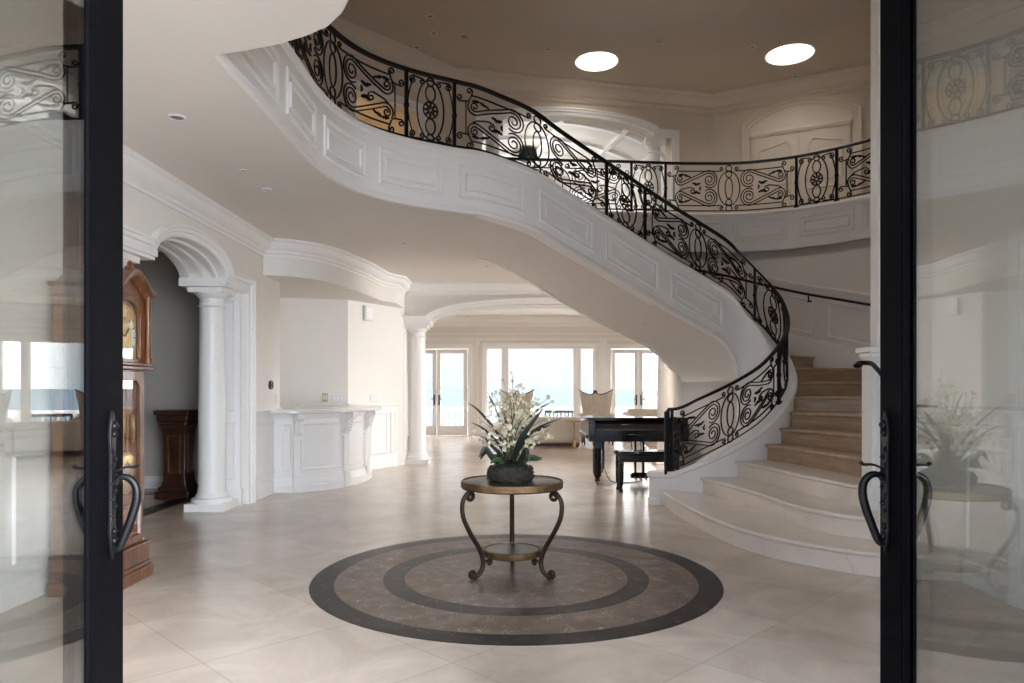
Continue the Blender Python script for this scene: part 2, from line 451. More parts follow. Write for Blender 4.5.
def face_frame(path, s0, s1, z0f, z1f, w, wid=0.035, mb=None, side=1, n=10):
    """raised moulding frame lying on a curved face; z0f/z1f give heights at s"""
    mb = mb or MB()
    for prof in ([(0, 0), (wid * .3, .018), (wid * .7, .012), (wid, 0)],):
        loop = []
        ss = [s0 + (s1 - s0) * i / n for i in range(n + 1)]
        for ins in (0, wid * .3, wid * .7, wid):
            pass
        rows = []
        for ins, h in prof:
            a, b = s0 + ins, s1 - ins
            row = []
            for i in range(n + 1):
                s = a + (b - a) * i / n; row.append((s, z0f(s) + ins, h))
            for i in range(n + 1):
                s = b - (b - a) * i / n; row.append((s, z1f(s) - ins, h))
            rows.append(row)
        base = len(mb.v); m = len(rows[0])
        for row in rows:
            for s, z, h in row:
                p = path.pt(s=s); nn = path.nrm(s) * side
                mb.v.append(V((p.x, p.y, 0)) + nn * (w + h) + V((0, 0, z)))
        for r in range(len(rows) - 1):
            for i in range(m):
                j = (i + 1) % m
                mb.f.append([base + r * m + i, base + r * m + j, base + (r + 1) * m + j, base + (r + 1) * m + i])
    return mb
# framed panels on the visible (left) face, upper flight and landing
def cz(s): return IN.pt(s=s).z
def framed(sA, sB):
    for big, ins in ((1, 0.0), (0, 0.075)):
        pass
    mb = face_frame(IN, sA, sB, lambda s: zbot(IN.t_of(s)) + 0.16, lambda s: cz(s) - 0.17, W, 0.04)
    face_frame(IN, sA + .085, sB - .085, lambda s: zbot(IN.t_of(s)) + 0.245, lambda s: cz(s) - 0.255, W, 0.02, mb)
    return mb
sa = IN.s_of(10.25); step = 0.98; k = 0
sEnd = IN.s_of(25.7)
while sa + 0.82 < sEnd:
    part('stringer_panel', framed(sa, sa + 0.80), M['trim'], stairs); sa += step

# soffit under the flight and the rounded wall beneath the turn
rows = [18 - i * 0.25 for i in range(int((18 - TC) / 0.25) + 1)]
rows = [t for t in rows if t > TC + .9] + [TC + x for x in (.8, .7, .6, .5, .4, .3, .22, .15, .1, .06, .03, .01, 0)]
A = []; B = []
for t in rows:
    p = IN.pt(t=t); q = OUT(t); z = zbot(t)
    A.append(V((p.x, p.y, z))); B.append(V((q.x, q.y, z)))
p = A[-1]; q = B[-1]; A.append(V((p.x, p.y, 0))); B.append(V((q.x, q.y, 0)))
mb = MB(); mb.strip(A, B); mb.strip([a + V((0, 0, .05)) for a in A], [b + V((0, 0, .05)) for b in B])
part('soffit', mb, M['ceil'], stairs, smooth=50)

# steps: nosing lines
NOSE = {1: [(1.78, 8.60), (1.77, 8.1), (1.79, 7.64), (1.89, 6.65), (2.07, 6.03), (2.34, 5.63), (2.69, 5.33), (3.25, 5.2)],
        2: [(2.16, 8.50), (2.27, 7.95), (2.39, 7.33), (2.49, 6.5), (2.58, 6.1), (2.77, 5.82), (3.0, 5.72), (3.25, 5.72)],
        3: [(2.58, 8.48), (2.72, 7.8), (2.83, 7.1), (2.93, 6.55), (3.04, 6.2), (3.25, 6.02)],
        4: [(2.96, 8.55), (3.12, 7.9), (3.22, 7.3), (3.27, 6.9), (3.33, 6.5)],
        5: [(3.17, 8.62), (3.3, 8.2), (3.45, 7.6), (3.62, 6.98)],
        6: [(3.34, 8.70), (3.60, 8.23), (3.80, 7.88), (4.0, 7.6)]}
def tz(k):          # control parameter where the cap is 0.2 above tread k
    lo, hi = 3.0, 18.9
    for _ in range(50):
        mi = (lo + hi) / 2
        if IN.pt(t=mi).z - 0.2 < k * RS: lo = mi
        else: hi = mi
    return lo
NSTEP = 20
for k in range(7, NSTEP + 1):
    t = tz(k); a = IN.pt(t=t); b = OUT(t); NOSE[k] = [(a.x + (b.x - a.x) * f, a.y + (b.y - a.y) * f) for f in (0, .33, .67, 1)]
a, b = V((-.42, 7.92, 0)), V((-.6, 10.5, 0)); NOSE[NSTEP + 1] = [(a.x + (b.x - a.x) * f, a.y + (b.y - a.y) * f) for f in (0, .33, .67, 1)]
NP = {}
for k, pl in NOSE.items():
    q = catmull([(x, y, 0) for x, y in pl], 8) if k <= 6 else [V((x, y, 0)) for x, y in pl]
    # resample to 25 points
    L = [0]
    for u, v in zip(q, q[1:]): L.append(L[-1] + (v - u).length)
    out = []
    for i in range(25):
        d = L[-1] * i / 24; j = 0
        while j < len(L) - 2 and L[j + 1] < d: j += 1
        f = (d - L[j]) / max(1e-9, L[j + 1] - L[j]); out.append(q[j].lerp(q[j + 1], min(1, f)))
    NP[k] = out
def shift(pl, d):
    out = []
    for i, p in enumerate(pl):
        a = pl[max(0, i - 1)]; b = pl[min(len(pl) - 1, i + 1)]; t = (b - a).normalized()
        out.append(p + V((-t.y, t.x, 0)) * d)        # left of travel = up the stair
    return out
for k in range(1, NSTEP + 1):
    stone = k <= 3
    f = NP[k]; bk = shift(NP[k + 1], 0.05)
    mb = MB(); zt = k * RS
    ribs = []          # rounded nosing section
    for d, z in ((0.03, -.04), (0.012, -.038), (0.003, -.03), (0.0, -.02), (0.003, -.01), (0.012, -.002), (0.03, 0)):
        ribs.append([p + V((0, 0, zt + z)) for p in shift(f, d)])
    ribs.append([p + V((0, 0, zt)) for p in bk]); ribs.append([p + V((0, 0, zt - .04)) for p in bk])
    n = 25; m = len(ribs)
    for r in ribs: mb.v += r
    for r in range(m):
        q = (r + 1) % m
        for i in range(n - 1): mb.f.append([r * n + i, r * n + i + 1, q * n + i + 1, q * n + i])
    part('tread', mb, M['step_stone'] if stone else M['oaktread'], stairs, smooth=50)
    mb = MB(); r0 = shift(f, 0.035); r1 = shift(f, 0.06); z0, z1 = (k - 1) * RS, zt - .039
    rows = [[p + V((0, 0, z0)) for p in r0], [p + V((0, 0, z1)) for p in r0], [p + V((0, 0, z1)) for p in r1], [p + V((0, 0, z0)) for p in r1]]
    for r in rows: mb.v += r
    for r in range(4):
        q = (r + 1) % 4
        for i in range(n - 1): mb.f.append([r * n + i, r * n + i + 1, q * n + i + 1, q * n + i])
    part('riser', mb, M['step_stone'] if stone else M['oak'], stairs, smooth=50)

# ------------------------------------------------------------------ outer wall of the stair, balcony
OUTP = [(3.26, 6.3), (3.58, 6.95), (3.96, 7.57), (4.42, 8.27), (4.78, 8.95), (4.93, 9.4), (4.84, 9.76), (4.41, 10.25), (3.95, 10.58), (3.41, 10.77), (2.81, 10.8), (2.2, 10.77), (1.58, 10.7), (.8, 10.65), (0, 10.58), (-.5, 10.52)]
OP = Path([(x, y, 0) for x, y in OUTP], 0)
def near_t(x, y):
    best = min(range(len(IN.t)), key=lambda i: (OUT(IN.t[i]) - V((x, y, 0))).length if IN.t[i] >= 4 and IN.t[i] <= 18 else 9e9)
    return IN.t[best]
mb = MB(); cols = []
for p, t in zip(OP.p, OP.t):
    s = OP.s_of(t); n = OP.nrm(s)
    zb = 0.0
    if t > 9 and p.x < 2.5: zb = zbot(near_t(p.x, p.y)) - 0.02
    cols.append((p, n, zb))
for p, n, zb in cols:       # left of travel = towards the stair
    for w, z in ((0.0, zb), (0.0, 3.5), (-.14, 3.5), (-.14, zb)): mb.v.append(V((p.x + n.x * w, p.y + n.y * w, z)))
for i in range(len(cols) - 1):
    for k in range(4):
        q = (k + 1) % 4; mb.f.append([4 * i + k, 4 * i + q, 4 * i + 4 + q, 4 * i + 4 + k])
mb.f.append([0, 1, 2, 3]); mb.f.append([4 * len(cols) - 1 - k for k in range(4)])
struct('wall_stair', mb, M['wall'])

# nosing height along the outer wall, from the pairing
nz_tab = []
for i, (p, t) in enumerate(zip(OP.p, OP.t)):
    if p.y < 7.0 and t < 2: z = 0.74 + 0.185 * (p.y - 6.3) / 0.6
    elif t <= 2.01: z = 0.925 + .185 * (t - 1) 
    else: z = IN.pt(t=near_t(p.x, p.y)).z - 0.2
    nz_tab.append((OP.s[i], z))
# smooth it
def nz(s, r=0.35):
    a = b = 0
    for q, z in nz_tab:
        w = max(0, 1 - abs(q - s) / r)
        if w: a += w * z; b += w
    return a / b if b else nz_tab[0][1]
wt = thing('wall_wainscot', None, None, (4.2, 10.4, 0), kind='structure'); wt.name = 'trim_1'
mb = MB(); pts = []
n = 60
def wall_ribbon(prof, zf, s0, s1, n=60):
    mb = MB(); m = len(prof)
    for i in range(n + 1):
        s = s0 + (s1 - s0) * i / n; p = OP.pt(s=s); nn = OP.nrm(s); z = zf(s)
        mb.v += [V((p.x + nn.x * w, p.y + nn.y * w, z + d)) for w, d in prof]
    for i in range(n):
        for k in range(m):
            q = (k + 1) % m; mb.f.append([i * m + k, i * m + q, (i + 1) * m + q, (i + 1) * m + k])
    mb.f.append(list(range(m))); mb.f.append([n * m + k for k in range(m - 1, -1, -1)])
    return mb
sW0, sW1 = 0.3, OP.L - 0.6
ORIG['trim_1'] = V((4.2, 10.4, 0))
part('chair_rail', wall_ribbon([(0, -.03), (.02, -.03), (.035, 0), (.02, .03), (0, .03)], lambda s: nz(s) + 0.98, sW0, sW1), M['trim'], wt)
part('skirting', wall_ribbon([(0, -.3), (.022, -.3), (.022, .1), (.012, .13), (0, .14)], lambda s: nz(s) + 0.1, sW0, sW1), M['trim'], wt)
s = 0.5
while s + 0.95 < sW1:
    part('wall_panel', face_frame(OP, s, s + 0.85, lambda q: nz(q) + 0.30, lambda q: nz(q) + 0.80, 0.0, 0.035), M['trim'], wt); s += 1.05
hr = thing('wall_handrail', 'black iron handrail fixed along the curved stair wall under the balcony', 'handrail', (4.2, 10.3, 2.8))
pts = []
for i in range(61):
    s = 2.6 + (OP.L - 1.2 - 2.6) * i / 60; p = OP.pt(s=s); nn = OP.nrm(s); pts.append(p + nn * 0.075 + V((0, 0, nz(s) + 0.86)))
part('rail', MB().tube(pts, 0.022, 8, flat=0.8), M['iron'], hr)
for s in (3.4, 4.75, 6.0, 7.2, 8.4):
    if s > OP.L - 1.3: continue
    p = OP.pt(s=s); nn = OP.nrm(s); z = nz(s) + 0.86
    b = MB().tube([p + nn * .075 + V((0, 0, z - .02)), p + nn * .07 + V((0, 0, z - .07)), p + nn * .04 + V((0, 0, z - .095)), p + V((0, 0, z - .095))], 0.012, 6)
    b.lathe([(0.035, -.01), (0.035, .01)], (p.x + nn.x * .01, p.y + nn.y * .01, z - .095), 10)
    part('bracket', b, M['iron'], hr)

# balcony fascia (curb) over the stair wall
BALZ0, BALZ1 = 3.42, 4.0
bal = thing('balcony_curb', None, None, (3.2, 10.8, 3.42), kind='structure'); bal.name = 'trim_2'; ORIG['trim_2'] = V((3.2, 10.8, 3.42))
part('fascia', ribbon(OP, [(.03, 0), (.03, BALZ1 - BALZ0 - .03), (-.14, BALZ1 - BALZ0 - .03), (-.14, 0)], lambda t: BALZ0, 0, 15), M['trim'], bal)
part('cap', ribbon(OP, [(.06, -.05), (.075, -.02), (.06, 0), (-.16, 0), (-.16, -.05)], lambda t: BALZ1, 0, 15), M['trim'], bal)
part('lower_bead', ribbon(OP, [(.0, 0), (.06, 0), (.06, .03), (.045, .05), (.04, .08), (.0, .085)], lambda t: BALZ0, 0, 15), M['trim'], bal)
s = 0.4
while s + 0.9 < OP.L:
    mb = face_frame(OP, s, s + 0.78, lambda q: BALZ0 + .15, lambda q: BALZ1 - .13, 0.03, 0.035)
    face_frame(OP, s + .07, s + 0.71, lambda q: BALZ0 + .22, lambda q: BALZ1 - .2, 0.03, 0.02, mb)
    part('fascia_panel', mb, M['trim'], bal); s += 0.93

# ================================================================== IRON RAILINGS
def spiral(c, R, a_end, turns, sg, rin=0.22, n=None):
    n = n or int(14 * turns) + 6; out = []
    for i in range(n + 1):
        f = i / n; r = R * (rin + (1 - rin) * f); a = a_end - sg * turns * 2 * PI * (1 - f)
        out.append((c[0] + r * math.cos(a), c[1] + r * math.sin(a)))
    return out
def scroll(c1, R1, sg1, n1, c2, R2, sg2, n2, bow=0.0):
    D = (c2[0] - c1[0], c2[1] - c1[1]); d = math.hypot(*D); q = sg2 * R2 - sg1 * R1
    q = max(-d * .99, min(d * .99, q))
    th = math.atan2(D[1], D[0]) - math.asin(q / d); nrm = (-math.sin(th), math.cos(th))
    a1 = math.atan2(-sg1 * nrm[1], -sg1 * nrm[0]); a2 = math.atan2(-sg2 * nrm[1], -sg2 * nrm[0])
    A = spiral(c1, R1, a1, n1, sg1, .22 if n1 > .7 else .82)
    B = spiral(c2, R2, a2, n2, -sg2, .22 if n2 > .7 else .82)[::-1]
    p, r = A[-1], B[0]; mid = []
    for i in range(1, 8):
        f = i / 8; b = bow * math.sin(PI * f); mid.append((p[0] + (r[0] - p[0]) * f + nrm[0] * b, p[1] + (r[1] - p[1]) * f + nrm[1] * b))
    return A + mid + B
def ell(c, rx, ry, n=28): return [(c[0] + rx * math.cos(2 * PI * i / n), c[1] + ry * math.sin(2 * PI * i / n)) for i in range(n)]
PH = 0.66
def mirror_u(c): return [(-u, v) for u, v in c]
def mirror_v(c): return [(u, PH - v) for u, v in c]
def panel_wide():
    """open, closed curves and leaves (u, v, angle, length) of the long panel, u in -1..1"""
    op, cl, lf = [], [], []
    cl += [ell((0, .33), .165, .245, 36), ell((0, .33), .058, .145), ell((0, .525), .046, .042, 18), ell((0, .135), .046, .042, 18), ell((0, .61), .046, .042, 16), ell((0, .05), .046, .042, 16)]
    line = [(.80, .572), (.55, .572), (.30, .572), (.12, .572)] + spiral((.12, .604), .032, -PI / 2, 1.2, 1, .25)[::-1][1:]
    tail = [(.79, .285), (.74, .315), (.66, .335), (.60, .345)] + spiral((.575, .292), .046, PI * .45, 1.25, -1, .2)[::-1]
    quarter = [line,
               scroll((.305, .452), .098, -1, 1.8, (.765, .462), .090, 1, .42),
               scroll((.305, .452), .132, -1, .66, (.765, .462), .052, 1, 1.35),
               scroll((.825, .612), .038, 1, 1.3, (.935, .53), .038, 1, 1.3, -.035)]
    for c in quarter:
        for a in (c, mirror_v(c)):
            op += [a, mirror_u(a)]
    op += [tail, mirror_u(tail)]
    for s in (1, -1): op.append([(s * .865, .15), (s * .865, .51)])
    for u, v, a, L in ((.80, .515, PI - .1, .10), (.71, .525, PI + .35, .09), (.64, .51, PI + .6, .06), (.44, .405, -.35, .10), (.49, .385, .25, .09), (.44, .365, -1.2, .06)):
        for s in (1, -1):
            lf.append((s * u, v, a if s > 0 else PI - a, L)); lf.append((s * u, PH - v, -a if s > 0 else PI + a, L))
    return op, cl, lf
def panel_narrow():
    op, cl, lf = [], [], []
    cl += [ell((0, .615), .04, .04, 16), ell((0, .495), .055, .08), ell((0, .165), .055, .08), ell((0, .045), .04, .04, 16),
           ell((0, .33), .082, .082, 24), ell((0, .33), .155, .30, 40)]
    for s in (1, -1):
        op.append([(s * (.275 - .055 * math.cos(PI * (i / 16 - .5))) * 1.0 if False else s * (.19 + .075 * math.cos(PI * (i / 16 - .5))), .02 + .62 * i / 16) for i in range(17)])
        for c in (scroll((s * .205, .60), .04, s, 1.4, (s * .10, .60), .03, s, 1.2),):
            op += [c, mirror_v(c)]
    for i in range(8):
        a = 2 * PI * i / 8; lf.append((.012 * math.cos(a), .33 + .012 * math.sin(a), a, .072))
    return op, cl, lf
WIDE, NARROW = panel_wide(), panel_narrow()
def rail_panel(root, path, s0, s1, H, kind, zoff=0.03, r=0.0098):
    op, cl, lf = WIDE if kind == 'wide' else NARROW
    half = 1.0 if kind == 'wide' else 0.28
    sm, k = (s0 + s1) / 2, (s1 - s0) / 2 / half
    def mp(u, v, w=0.0):
        s = sm + u * k; p = path.pt(s=s); h = H(s)
        q = p + V((0, 0, zoff + v / PH * (h - zoff - 0.02)))
        if w: q = q + path.nrm(s) * w
        return q
    def dense(c, closed=False):
        out = []; m = len(c)
        for i in range(m if closed else m - 1):
            a, b = c[i], c[(i + 1) % m]; n = max(1, int(math.hypot((b[0] - a[0]) * k, b[1] - a[1]) / 0.06))
            out += [(a[0] + (b[0] - a[0]) * j / n, a[1] + (b[1] - a[1]) * j / n) for j in range(n)]
        if not closed: out.append(c[-1])
        return out
    mb = MB()
    for c in op: mb.tube([mp(*q) for q in dense(c)], r, 4)
    for c in cl: mb.tube([mp(*q) for q in dense(c, True)], r, 4, closed=True)
    o = part('scroll_panel', mb, M['iron'], root)
    mb = MB()
    for u, v, a, L in lf:
        ax = (math.cos(a), math.sin(a)); ay = (-ax[1], ax[0])
        outl = [(0, 0), (.2, .16), (.32, .1), (.45, .24), (.58, .12), (.72, .18), (1, 0), (.72, -.14), (.58, -.08), (.45, -.2), (.32, -.08), (.2, -.14)]
        def at(x, y): return ((u + (ax[0] * x + ay[0] * y) * L / k if True else 0), v + (ax[1] * x + ay[1] * y) * L)
        F1 = [mp(*at(x, y), 0.007) for x, y in outl]; F2 = [mp(*at(x, y), -0.007) for x, y in outl]; n = len(outl)
        mb.add(F1 + F2, [tuple(range(n)), tuple(range(2 * n - 1, n - 1, -1))] + [(i, (i + 1) % n, n + (i + 1) % n, n + i) for i in range(n)])
    mb.build('rosette' if kind == 'narrow' else 'iron_leaves', M['iron'], o, smooth=0)
    return o
def post(root, path, s, H, w=0.017):
    p = path.pt(s=s); n = path.nrm(s); t = V((n.y, -n.x, 0)); mb = MB()
    def sq(z0, z1, h):
        c = [p + t * a * h + n * b * h for a, b in ((-1, -1), (1, -1), (1, 1), (-1, 1))]
        mb.add([q + V((0, 0, z0)) for q in c] + [q + V((0, 0, z1)) for q in c], [(3, 2, 1, 0), (4, 5, 6, 7), (0, 1, 5, 4), (1, 2, 6, 5), (2, 3, 7, 6), (3, 0, 4, 7)])
    h = H(s); sq(-.01, h, w); sq(0, .04, w * 1.7); sq(h * .5 - .02, h * .5 + .02, w * 1.35)
    return part('post', mb, M['iron'], root)
def rails(root, path, sA, sB, H, n, ends=(0, 0)):
    top = []; bot = []
    for i in range(n + 1):
        s = sA + (sB - sA) * i / n; p = path.pt(s=s); top.append(p + V((0, 0, H(s)))); bot.append(p + V((0, 0, .045)))
    mb = MB()
    prof = [(-.027, -.012), (-.03, .004), (-.02, .02), (0, .026), (.02, .02), (.03, .004), (.027, -.012)]
    m = len(prof)
    for i, p in enumerate(top):
        nn = path.nrm(sA + (sB - sA) * i / n); mb.v += [p + nn * a + V((0, 0, b)) for a, b in prof]
    for i in range(n):
        for k in range(m):
            q = (k + 1) % m; mb.f.append([i * m + k, i * m + q, (i + 1) * m + q, (i + 1) * m + k])
    mb.f.append(list(range(m))); mb.f.append([n * m + k for k in range(m - 1, -1, -1)])
    part('handrail', mb, M['iron'], root)
    part('bottom_rail', MB().tube(bot, 0.013, 4, flat=0.8), M['iron'], root)

def Hst(s):
    t = IN.t_of(s); tab = [(-1, .74), (0, .73), (3, .70), (8, .69), (14, .70), (17, .72), (19, .75), (26, .75)]
    for (a, x), (b, y) in zip(tab, tab[1:]):
        if t <= b: return x + (y - x) * (t - a) / (b - a)
    return .75
sr = thing('stair_railing', 'black wrought iron scroll railing following the curved staircase up to the landing', 'railing', tuple(IN.pt(t=-.45)))
s0 = IN.s_of(-.45); sL = IN.s_of(25.5)
rails(sr, IN, s0, sL, Hst, 260)
sP8, sP13, sP14, sP19, sP20 = [IN.s_of(t) for t in (8, 13.05, 14, 19, 20)]
sc_ = min((abs(CX + F * IN.p[i].x / IN.p[i].y - 731.5), IN.s[i]) for i in range(len(IN.p)) if IN.t[i] < 4)[1]
q = 2 * sc_ - (s0 + .05)
seq = [(s0, s0 + .05, None), (s0 + .05, q, 'wide')]
mid = (sP8 - q) / 2
seq += [(q, q + mid, 'narrow'), (q + mid, sP8, 'narrow'), (sP8, sP13, 'wide'), (sP13, sP14, 'narrow'), (sP14, sP19, 'wide'), (sP19, sP20, 'narrow'), (sP20, sP20 + 2.05, 'wide'),
        (sP20 + 2.05, sP20 + 2.6, 'narrow'), (sP20 + 2.6, sL - .02, 'wide')]
for a, b, kd in seq:
    post(sr, IN, a, Hst, 0.02 if kd is None else 0.016)
    if kd: rail_panel(sr, IN, a, b, Hst, kd)
post(sr, IN, sL - .02, Hst)
mb = MB()     # scrolled newel foot: little C scrolls beside the first post
p = IN.pt(s=s0 + .03); n = IN.nrm(s0)
for w, c in ((.0, scroll((.05, .60), .045, 1, 1.3, (.05, .40), .04, 1, 1.3)), (.0, scroll((.05, .10), .045, -1, 1.3, (.05, .28), .04, -1, 1.3))):
    mb.tube([V((p.x, p.y, p.z + v)) - n * u for u, v in c], .009, 4)
    mb.tube([IN.pt(s=s0 + .03 + u) + V((0, 0, v)) for u, v in c], .009, 4)
part('newel_scrolls', mb, M['iron'], sr)
p = IN.pt(s=s0) - IN.nrm(s0) * .1
mb = MB(); mb.box(p.x - .016, p.x + .016, p.y - .016, p.y + .016, p.z - .03, p.z + .72)
part('post', mb, M['iron'], sr)

br = thing('balcony_railing', 'black wrought iron scroll railing along the upper balcony at the back', 'railing', (3.2, 10.75, 4.0))
OB = Path([(x, y, 4.0) for x, y in OUTP], 0)
Hb = lambda s: .75
def s_px(x):       # arc length on the balcony where the photo column x sees it
    tq = (x - CX) / F
    best = None
    for i, p in enumerate(OB.p):
        if p.y > 9.3:
            e_ = abs(p.x / p.y - tq)
            if best is None or e_ < best[0]: best = (e_, OB.s[i])
    return best[1]
rails(br, OB, 0.05, OB.L - .05, Hb, 200)
b1, b2, b3, b4, b5 = [s_px(x) for x in (836.5, 796.5, 666, 631, 520)]
L = (b2 and b3 - b2)
seq = [(max(.1, b1 - L), b1, 'wide'), (b1, b2, 'narrow'), (b2, b3, 'wide'), (b3, b4, 'narrow'), (b4, OB.L - .1, 'wide')]
if b1 - L > 1.0:
    seq.insert(0, (b1 - L - .55, b1 - L, 'narrow'))
    if b1 - L - .55 > 0.5: seq.insert(0, (.1, b1 - L - .55, 'wide'))
for a, b, kd in seq:
    post(br, OB, a, Hb); rail_panel(br, OB, a, b, Hb, kd)
post(br, OB, OB.L - .1, Hb)
# ================================================================== ROOM SHELL
FY = 1.2            # front wall
struct('floor', MB().box(-9, 9.5, FY - .15, 21.35, -0.15, 0), M['floor'])
struct('floor_porch', MB().box(-9, 9.5, -6, FY - .15, -0.18, -0.03), M['porch'])
struct('floor_terrace', MB().box(-12, 14, 21.35, 26.0, -0.2, -0.04), M['terrace'])

# ground-floor ceiling slab with the stair well cut out
LIP = [(-.74, FY + .3), (-.74, 2.6), (-.76, 3.2), (-.80, 3.54), (-.86, 3.66), (-.97, 3.8), (-1.11, 3.9), (-1.30, 4.0), (-1.5, 4.07), (-1.70, 4.13)]
inner = [(p.x + IN.nrm(IN.s_of(t)).x * .07, p.y + IN.nrm(IN.s_of(t)).y * .07) for t, p in zip(IN.t, IN.p) if 18 <= t <= 25.9][::-1]
well = [(3.3, FY + .3)] + LIP + inner + [(p.x, p.y) for p in OP.p][::-1] + [(3.3, 6.3)]
well = [q for i, q in enumerate(well) if i == 0 or math.hypot(q[0] - well[i - 1][0], q[1] - well[i - 1][1]) > 1e-3]
struct('ceiling', MB().plate(rect_loop(-9, 9.5, FY, 13.55), [well], (0, 0, CEIL), (1, 0, 0), (0, 1, 0), (0, 0, 1), FLOOR2 - CEIL), M['ceil'])
# landing fascia bead along the front lip
struct('ceiling_living', MB().box(-9, 9.5, 13.55, 21.4, 3.5, 3.8), M['ceil'])

# left wall with the arched opening (plane X = -3.2, axes: u = Y, w = Z)
ZS = 2.60
AC, AH, AR = 7.26, .80, .27
arc = [(AC - AH * math.cos(PI * i / 24), ZS + AR * math.sin(PI * i / 24)) for i in range(25)]
op = [(6.33, 0)] + [(6.33, ZS), ] + arc + [(8.72, ZS), (8.72, 0)]
LY = 5.78
outer = [(FY, 0), (LY, 0), (LY, ZS)] + arc + [(8.72, ZS), (8.72, 0), (9.5, 0), (9.97, 0), (9.97, CEIL), (FY, CEIL)]
struct('wall_left', MB().plate(outer, [], (-3.2, 0, 0), (0, 1, 0), (0, 0, 1), (-1, 0, 0), .5), M['wall'])
cs = [(LY, 0), (LY, ZS)] + arc + [(8.72, ZS), (8.72, 0)]
CAS2 = [(0, 0), (0, .025), (.02, .035), (.045, .035), (.055, .055), (.085, .06), (.095, .075), (.115, .075), (.115, 0)]
struct('trim_3', MB().sweep([(-3.2, y, z) for y, z in cs], (1, 0, 0), CAS2), M['trim'])
# entablature blocks over the columns and ribbed arch soffit
t4 = thing('trim_4', None, None, (-3.45, 7.5, ZS), kind='structure')
for y0, y1 in ((LY, AC - AH), (AC + AH, 8.72)):
    part('entablature', MB().box(-3.72, -3.19, y0, y1, ZS - .06, ZS + .0).box(-3.71, -3.17, y0 - .015, y1 + .015, ZS - .03, ZS + .03), M['trim'], t4)
for x in (-3.30, -3.45, -3.60):
    a2 = [(x, AC - (AH - .005) * math.cos(PI * i / 24), ZS + (AR - .005) * math.sin(PI * i / 24)) for i in range(1, 24)]
    part('arch_rib', MB().sweep(a2, (1, 0, 0), [(0, -.022), (-.03, -.022), (-.03, .022), (0, .022)]), M['trim'], t4)
for i in ():
    a = PI * i / 24; c = V((-3.45, AC - (AH - .02) * math.cos(a), ZS + (AR - .02) * math.sin(a)))
    part('arch_rib', MB().tube([c + V((.2, 0, 0)), c - V((.2, 0, 0))], .02, 4), M['trim'], t4)
# jamb panel behind the right column
tj = thing('trim_5', None, None, (-3.45, 8.72, 0), kind='structure')
part('pilaster', MB().box(-3.62, -3.26, 8.66, 8.73, 0, ZS).box(-3.64, -3.24, 8.64, 8.73, 0, .2), M['trim'], tj)
for z0, z1 in ((.3, 1.0), (1.12, 2.45)):
    part('pilaster_panel', MB().sweep([(-3.57, 8.66, z0), (-3.31, 8.66, z0), (-3.31, 8.66, z1), (-3.57, 8.66, z1)], (0, -1, 0), FRM, closed=True), M['trim'], tj)

def column(x, y, label, group, h=ZS - .055, r=.15, pl=.225):
    t = thing('column', label, 'column', (x, y, 0), group)
    part('plinth', MB().box(x - pl, x + pl, y - pl, y + pl, 0, .09), M['trim'], t, bevel=.006)
    part('base', MB().lathe([(pl * .98, .09), (pl * 1.0, .115), (pl * .95, .14), (r * 1.2, .15), (r * 1.16, .175), (r * 1.08, .19), (r * 1.06, .21)], (x, y, 0), 36), M['trim'], t)
    sh = [(r * 1.06, .2), (r, .26)] + [(r * (1 - .12 * max(0, (k / 10 - .3) / .7) ** 1.5), .26 + (h - .26 - .22) * k / 10) for k in range(11)]
    part('shaft', MB().lathe(sh, (x, y, 0), 36), M['trim'], t)
    q = r * .88; z = h - .22
    part('capital', MB().lathe([(q, z), (q + .02, z + .01), (q + .02, z + .025), (q, z + .035), (q, z + .1), (q + .015, z + .11), (q + .05, z + .15), (q + .05, z + .16)], (x, y, 0), 36)
         .box(x - q - .065, x + q + .065, y - q - .065, y + q + .065, h - .06, h), M['trim'], t)
    return t
GC = 'round white columns of the ground floor'
column(-3.47, 8.36, 'round white column at the right of the arch on the left wall', GC)
column(-3.45, 6.12, 'round white column beside the tall clock, mostly hidden behind it', GC)
column(-1.75, 13.40, 'round white column at the left of the wide arch to the living room', GC, r=.16)
column(2.85, 13.40, 'round white column at the right end of the living room arch under the stairs', GC, r=.16)

# crown, base and wainscot of the left wall
struct('trim_6', MB().sweep([(-3.2, FY, CEIL), (-3.2, 9.33, CEIL)], (0, 0, 1), flip(CROWN)), M['trim'])
bl = thing('baseboard_left', None, None, (-3.2, 9.3, 0), kind='structure')
for y0, y1 in ((FY, 5.62), (8.86, 9.97)):
    part('skirting', MB().sweep([(-3.2, y0, 0), (-3.2, y1, 0)], (0, 0, 1), flip(BASE)), M['trim'], bl)
    part('chair_rail', MB().sweep([(-3.2, y0, 1.10), (-3.2, y1, 1.10)], (0, 0, 1), flip(RAILP)), M['trim'], bl)
    part('dado', MB().box(-3.21, -3.19, y0, y1, 0, 1.08), M['trim'], bl)
    L = y1 - y0; nP = max(1, round(L / 1.0)); w = L / nP
    for i in range(nP):
        a, b = y0 + i * w + .1, y0 + (i + 1) * w - .1
        part('wall_panel', MB().sweep([(-3.19, a, .27), (-3.19, b, .27), (-3.19, b, .96), (-3.19, a, .96)], (1, 0, 0), FRM, closed=True), M['trim'], bl)

# hall behind the arch
struct('wall_hall_back', MB().box(-8, -3.7, 10.1, 10.2, 0, CEIL), M['hall'])
struct('wall_hall_left', MB().box(-8.1, -8, FY, 10.2, 0, CEIL), M['hall'])
struct('baseboard_hall', MB().sweep([(-8, 10.1, 0), (-3.7, 10.1, 0)], (0, 0, 1), flip(BASE)), M['trim'])
struct('trim_7', MB().box(-4.25, -4.02, 3.0, 9.75, 0, .004).box(-8, -4.02, 9.5, 9.75, 0, .0045), M['dark1'])
